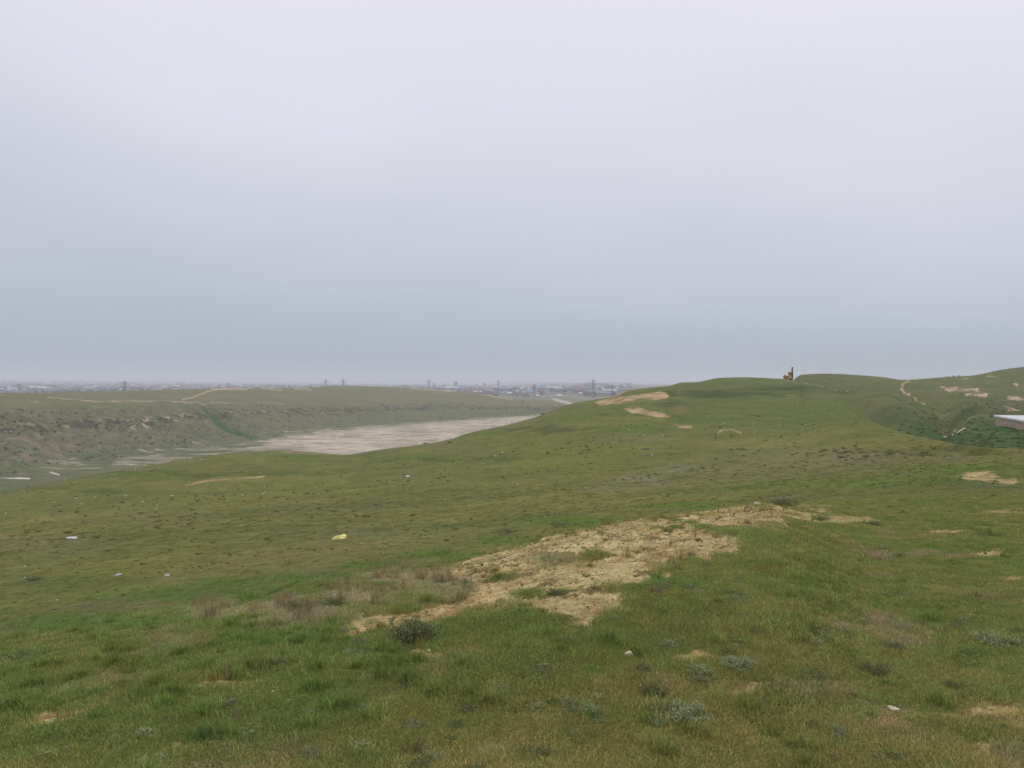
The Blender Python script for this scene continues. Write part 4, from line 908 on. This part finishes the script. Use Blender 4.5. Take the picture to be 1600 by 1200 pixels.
# ------------------------------------------------------------------ drilling machine on the skyline
M_OR = mat('orange_paint', c3(216, 168, 84), .6, 2, 0); M_RB = mat('rusty_brown_paint', c3(150, 108, 88), .8, 3, 0); M_DK = mat('dark_steel', c3(52, 48, 58), .6, 3, 0); M_GL = mat('dark_glass', (.03, .04, .05), .1, spec=.5)
def rig():
    D = 380.; px = 1232; x, y, z = [float(v[0]) for v in at([px], [D])[:3]]; z = float(wy(593.5))*D - .15
    k = D/F  # metres per picture pixel there
    r = empty('drilling_rig', (x, y, z)); tag(r, 'orange drilling machine with dark upright mast on the grassy skyline', 'drilling rig')
    m = MB(); m.box(-2.2, 1.9, -1.5, -.9, 0, .8, .85); m.build('track', M_DK, r)
    m = MB(); m.box(-2.2, 1.9, .9, 1.5, 0, .8, .85); m.build('track', M_DK, r)
    m = MB(); m.box(-2.1, 1.8, -.9, .9, .45, 1.1); m.build('chassis', M_OR, r)
    m = MB(); m.box(-2.3, -.5, -1.1, 1.1, 1.1, 2.1, .9, .9); m.box(-2.0, -1.5, -.3, .3, 2.1, 2.8); m.build('engine_housing', M_RB, r)
    m = MB(); m.box(-.1, 1.25, -.9, .9, 1.1, 3.9, .85, .9); cb = m.build('cab', M_OR, r)
    m = MB(); m.box(.1, 1.0, -.93, -.86, 2.6, 3.5); m.build('window', M_GL, cb)
    m = MB(); m.box(-.15, 1.3, -1, 1, 3.9, 4.02); m.build('cab_roof', M_OR, cb)
    m = MB()
    for a in (-.28, .28):
        for b in (-.28, .28): m.bar((1.85+a, b, .2), (1.85+a*.7, b*.7, 6.4), .09, .08)
    for i in range(14): m.bar((1.57, -.28, .4+i*.42), (2.13, -.28, .8+i*.42), .05); m.bar((1.57, .28, .8+i*.42), (2.13, .28, .4+i*.42), .05); m.bar((1.57, -.28, .4+i*.42), (1.57, .28, .8+i*.42), .05)
    m.box(1.6, 2.1, -.25, .25, .5, 3.4); m.box(1.62, 2.08, -.3, .3, 5.9, 6.45); m.build('mast', M_DK, r)
    m = MB(); m.bar((1.2, 0, 2.4), (1.7, 0, 3.8), .1); m.build('mast_strut', M_DK, r)
    xs = [(-5.2, 'heap of tan spoil earth beside the drilling machine')]
    h = MB(); V, Fc = [], []
    for i in range(7):
        for j in range(16):
            a = 2*math.pi*j/16; rr = (1-i/6.5)*(1.9+.2*math.sin(3*a)); V.append((rr*math.cos(a), rr*.8*math.sin(a), 1.15*(1-(1-i/6.5)**1.3)+.06*math.sin(5*a+i)-.2))
    for i in range(6):
        for j in range(16): Fc.append((i*16+j, i*16+(j+1) % 16, (i+1)*16+(j+1) % 16, (i+1)*16+j))
    Fc.append(tuple(range(96, 112)))
    o = mesh_obj('spoil_heap', V, Fc, mat('spoil_earth', c3(176, 142, 108), 1, 4, .5), None, True); o.location = (x-1.4, y-3, z-.35); tag(o, 'heap of tan spoil earth at the foot of the drilling machine', 'heap')
rig()

# ------------------------------------------------------------------ pylons
M_PY = mat('galvanised_lattice', c3(92, 96, 104), .6, .5, 0)
def pylon_proto(H=26, wb=2.6, wt=.7, th=.12, arms=3):
    r = empty('power_pylon'); m = MB(); lv = 8
    hw = lambda z: wb + (wt-wb)*min(1, z/(H*.7)) if z < H*.7 else wt
    zs = [H*.7*(1-(1-i/lv)**1.25) for i in range(lv+1)] + [H*.78, H*.86, H*.94, H]
    for a, b in zip(zs[:-1], zs[1:]):
        A, B = hw(a), hw(b) if b < H else .1
        c0 = [(-A,-A),(A,-A),(A,A),(-A,A)]; c1 = [(-B,-B),(B,-B),(B,B),(-B,B)]
        for i in range(4):
            j = (i+1) % 4
            m.bar((*c0[i], a), (*c1[i], b), th, th*.9); m.bar((*c0[i], a), (*c1[j], b), th*.6); m.bar((*c0[j], a), (*c1[i], b), th*.6); m.bar((*c1[i], b), (*c1[j], b), th*.6)
    ks = [m.build('lattice_tower', M_PY, r)]
    for i in range(arms):
        z = H*(.72+.1*i); w = (4.6, 5.6, 3.8)[i]; m = MB()
        for sg in (-1, 1):
            m.bar((sg*hw(z), .4, z), (sg*w, 0, z+.2), th*.8); m.bar((sg*hw(z), -.4, z), (sg*w, 0, z+.2), th*.8); m.bar((sg*hw(z), 0, z+1.3), (sg*w, 0, z+.2), th*.8); m.bar((sg*w, 0, z+.2), (sg*w, 0, z-1.3), .16)
        ks.append(m.build('cross_arm', M_PY, r))
    KIDS[r.name] = ks; return r
pyl = [(30.5,612,598.5,1500,'steel power pylon at the far left before the town'),(194.5,611,595,1450,'tall pylon above the left end of the dirt road ridge'),(343,607.5,602,1900,'short pylon seen just left of its pair over the dirt road bend'),(357.5,606,597.5,1900,'taller pylon of the pair over the dirt road bend'),(509,603.5,592.5,1800,'left pylon of two rising from the ridge top'),(536.5,603.5,592.5,1750,'right pylon of two rising from the ridge top'),(670,608.5,593,2100,'pale tall pylon left of a darker shorter one past the ridge'),(678.5,608.5,598,1900,'dark short pylon right of the pale tall one past the ridge'),(778.5,613.5,593.5,1900,'hazy pylon standing over white roofs in the middle of town'),(835,616,600,1750,'dark pylon left of the valley mouth'),(927,613.5,592.5,1700,'tallest pylon in front of the hillside town'),(956.5,616,602,1700,'shorter pylon right of the tallest, near the tan hump')]
P0 = pylon_proto(); first = True
for px, yb, yt, D, lb in pyl:
    zt = float(wy(yt))*D; g = float(at([px], [D])[2][0]); x = (px-800)/F*D; H = zt-g; sc = H/26; 
    if first: o = P0; o.location = (x, D, g); o.scale = (max(sc, .8)*.9,)*2 + (sc,); o.rotation_euler = (0, 0, .5); first = False; tag(o, lb, 'pylon', 'power pylons across the plain')
    else: dup(P0, (x, D, g), random.uniform(.2, 1.2), (max(sc, .8)*.9, max(sc, .8)*.9, sc), lb, 'power pylons across the plain', 'pylon')

# ------------------------------------------------------------------ the distant town
WALLS = [mat('pale_plaster', c3(180, 174, 168), .9), mat('cream_render', c3(164, 154, 138), .9), mat('grey_block', c3(138, 136, 136), .9), mat('brown_brick', c3(140, 112, 96), .9)]
ROOFS = [mat('white_metal_roof', c3(196, 196, 200), .6), mat('grey_slate_roof', c3(128, 130, 138), .8), mat('red_sheet_roof', c3(142, 92, 82), .8), mat('dark_roof', c3(78, 80, 92), .8), mat('bluish_roof', c3(120, 138, 168), .7)]
WN = ['pale', 'cream', 'grey', 'brown']; RN = ['white', 'grey', 'red', 'dark', 'bluish']
M_WIN = mat('window_glass', (.05, .06, .08), .3)
hp = {}
def house_geo(kind):
    wl = MB(); wl.box(-.5, .5, -.5, .5, -.6, .5)
    rf = MB()
    if kind == 0: rf.add([(-.56,-.56,.5),(.56,-.56,.5),(.56,.56,.5),(-.56,.56,.5),(-.3,0,.95),(.3,0,.95)], [(0,1,5,4),(1,2,5),(2,3,4,5),(3,0,4),(3,2,1,0)])
    elif kind == 1: rf.add([(-.56,-.56,.5),(.56,-.56,.5),(.56,.56,.5),(-.56,.56,.5),(-.56,0,.9),(.56,0,.9)], [(0,1,5,4),(1,2,5),(2,3,4,5),(3,0,4),(3,2,1,0)])
    else: rf.box(-.53, .53, -.53, .53, .503, .6)
    return wl, rf
def town():
    n = 14000; px = rng.uniform(-60, 985, n); u = rng.uniform(0, 1, n); D = 1750 * (8500/1750)**(u**.8)
    w, s = base_w(px, D); py = yw(w); g = w*D
    x = (px-800)/F*D
    dens = sstep(-.35, .3, fbm(x, D, 500, 4, 130, .6)) * (.35 + .65*sstep(560, 700, px) + .4*sstep(330, 100, px))
    # only what shows over the ridge
    ridge = np.interp(px, [0, 200, 360, 525, 650, 712, 762, 800, 885, 920, 985], [615, 610.5, 606, 602.7, 606.7, 611, 617, 622, 628, 624, 612])
    k = (rng.uniform(0, 1, n) < dens) & (py < ridge + 1) & ((D > 2300) | (px > 650) | (px < 250))
    ii = np.where(k)[0]; ii = ii[np.argsort(D[ii])]
    rel = at(px[ii], D[ii]); gz = rel[2]
    near, rest = ii[:285], ii[285:]
    cnt = 0
    for q, i in enumerate(ii):
        Dd = D[i]; wdt = rng.uniform(9, 17) * (1.5 if Dd > 4000 else 1); dp = rng.uniform(8, 13); h = rng.uniform(4, 8)
        big = rng.uniform() < .06
        if big: wdt *= 3; dp *= 2; h *= 1.2
        wi = int(rng.choice([0, 0, 1, 2, 3])); ri = int(rng.choice([0, 1, 1, 1, 2, 3, 3, 4])); kd = int(rng.integers(0, 3)) if not big else 1
        rz = rng.normal(.3, .35)
        if q < 285:
            key = (kd, wi, ri)
            if key not in hp:
                r = empty('warehouse' if big else 'house'); wl, rf = house_geo(kd); KIDS[r.name] = [wl.build('wall', WALLS[wi], r), rf.build('roof', ROOFS[ri], r)]; hp[key] = r; o = r
                tag(o, None, 'house')
            else: o = dup(hp[key], (0, 0, 0))
            o.location = (x[i], Dd, gz[q] + h*.5); o.rotation_euler = (0, 0, rz); o.scale = (wdt, dp, h)
            tp = 'hip roofed' if kd == 0 else 'gable roofed' if kd == 1 else 'flat roofed'
            o['label'] = 'small hazy %s house, %s walls and %s roof, among many in town' % (tp, WN[wi], RN[ri]); o['group'] = '%s houses with %s walls and %s roofs' % (tp, WN[wi], RN[ri]); o['category'] = 'house'
        else:
            TW.append((x[i], Dd, gz[q], wdt, dp, h*1.2, rz, wi, ri, kd))
TW = []
town()
def far_town():
    mats = WALLS + ROOFS; V = []; Fc = []; mi = []
    geos = [house_geo(k) for k in range(3)]
    for x, y, z, w, dp, h, rz, wi, ri, kd in TW:
        c, s_ = math.cos(rz), math.sin(rz)
        for gi, gm in enumerate(geos[kd]):
            o = len(V)
            for a, b, e in gm.V: a, b = a*w, b*dp; V.append((x + c*a - s_*b, y + s_*a + c*b, z + h*.5 + e*h))
            for f in gm.F: Fc.append(tuple(q+o for q in f)); mi.append(wi if gi == 0 else 4+ri)
    o = mesh_obj('far_town', V, Fc, None)
    for m in mats: o.data.materials.append(m)
    o.data.polygons.foreach_set('material_index', mi)
    tag(o, 'far blurred mass of town houses fading into the haze', 'town', kind='stuff')
far_town()
def apartment(px, D, w, h, fl, label, m=0):
    g = float(at([px], [D])[2][0]); x = (px-800)/F*D
    r = empty('apartment_block', (x, D, g), .2); tag(r, label, 'apartment block')
    b = MB(); b.box(-w/2, w/2, -6, 6, -3, h); b.build('wall', WALLS[m], r)
    b = MB(); b.box(-w/2-.4, w/2+.4, -6.4, 6.4, h+.003, h+.8); b.build('roof', ROOFS[1], r)
    b = MB(); nn_ = max(3, int(w/3.2))
    for f in range(fl):
        for i in range(nn_):
            xx = -w/2 + (i+.5)*w/nn_; zz = (f+.35)*h/fl; b.box(xx-.6, xx+.6, -6.08, -5.95, zz, zz+1.3)
    b.build('window_row', M_WIN, r)
apartment(712, 4600, 22, 38, 12, 'twin hazy high block rising alone from the town', 2)
apartment(757, 4800, 16, 30, 9, 'narrow hazy tower block right of the lone high block', 0)
apartment(694, 5000, 14, 26, 8, 'faint low tower block just left of the lone high block', 0)
apartment(745, 5200, 26, 22, 7, 'wide faint block in front of the hazy hill', 2)
def shed(px, py, D, w, h, lb, ri=0):
    g = float(at([px], [D])[2][0]); z = max(g, float(wy(py))*D - h*.5) if False else g
    x = (px-800)/F*D; r = empty('warehouse', (x, D, z), .15); tag(r, lb, 'warehouse')
    b = MB(); b.box(-w/2, w/2, -8, 8, -2, h); b.build('wall', WALLS[0], r)
    b = MB(); b.add([(-w/2-.3,-8.4,h),(w/2+.3,-8.4,h),(w/2+.3,8.4,h),(-w/2-.3,8.4,h),(-w/2-.3,0,h+2.6),(w/2+.3,0,h+2.6)], [(0,1,5,4),(1,2,5),(2,3,4,5),(3,0,4),(3,2,1,0)]); b.build('roof', ROOFS[ri], r)
for a in [(839,618,1850,9,3,'bright white shed at the foot of the dark pylon by the valley mouth'),(874,618.5,1800,12,3,'brightest white shed above the pale track at the valley mouth'),(70,614,1700,24,5,'long white shed on the far left behind the ridge'),(130,611,1900,20,5,'white flat shed between the two left pylons'),(733,609,2300,16,4,'white shed below the lone high block'),(748,610.5,2200,16,4,'second white shed right of the one below the high block'),(783,614,2050,22,4,'wide white shed under the hazy pylon'),(888,616,2300,10,3,'small white shed right of the brightest one'),(699,608.5,2400,16,4,'long low white shed just past the ridge shoulder')]: shed(*a)
# dark tree belts in the town
def woods():
    V = []; Fc = []; r = np.random.default_rng(9)
    n = 1500; px = r.uniform(-60, 985, n); D = 1800*(8500/1800)**r.uniform(0, 1, n); x = (px-800)/F*D
    k = fbm(x, D, 380, 4, 140, .6) > -.02; px, D = px[k], D[k]; g = at(px, D)[2]; x = (px-800)/F*D
    ico = [(0,0,1)] + [(math.cos(a)*.9, math.sin(a)*.9, .45) for a in np.arange(5)*1.2566] + [(math.cos(a)*.9, math.sin(a)*.9, -.45) for a in np.arange(5)*1.2566+.63] + [(0,0,-1)]
    for i in range(len(px)):
        for c in range(r.integers(1, 4)):
            s_ = r.uniform(3, 7)*(1.4 if D[i] > 4000 else 1); cx, cy, cz = x[i]+r.normal(0, 12), D[i]+r.normal(0, 5), g[i]+s_*.6; o = len(V)
            for p in ico: q = r.uniform(.7, 1.2); V.append((cx+p[0]*s_*q*1.3, cy+p[1]*s_*q, cz+p[2]*s_*q))
            for j in range(5): a, b = j, (j+1) % 5; Fc += [(o, o+1+a, o+1+b), (o+1+a, o+6+a, o+1+b), (o+1+b, o+6+a, o+6+b), (o+11, o+6+b, o+6+a)]
    o = mesh_obj('tree_belts', V, Fc, mat('distant_foliage', c3(66, 78, 62), 1)); tag(o, 'dark tree belts between the distant houses', 'trees', kind='stuff')
woods()
# tiny things on the right ridge
for px, py, w, lb in [(1480.5, 589.3, 4, 'tiny dark bush on the skyline of the right ridge, left of its pair'), (1490, 588.6, 5, 'tiny flat bush in the middle of the right ridge skyline'), (1498, 588.2, 5, 'tiny flat bush furthest right on the right ridge skyline')]:
    shrub('dark', px, py, w, lb, None, 11.5, 12.0, 1.2)

# ------------------------------------------------------------------ haze over everything
hz = MB(); hz.box(-17600, 17600, -17600, 17600, -150, 75)
hm = bpy.data.materials.new('pale_air'); hm.use_nodes = True; t = hm.node_tree; t.nodes.clear()
o_ = N(t, 'ShaderNodeOutputMaterial'); pv = N(t, 'ShaderNodeVolumePrincipled')
pv.inputs['Color'].default_value = (.86, .91, 1, 1); pv.inputs['Density'].default_value = 1.9e-4; pv.inputs['Anisotropy'].default_value = 0
t.links.new(pv.outputs[0], o_.inputs['Volume'])
ho = hz.build('haze', hm); tag(ho, kind='stuff', label='thin pale haze over the plain and valley', cat='haze')
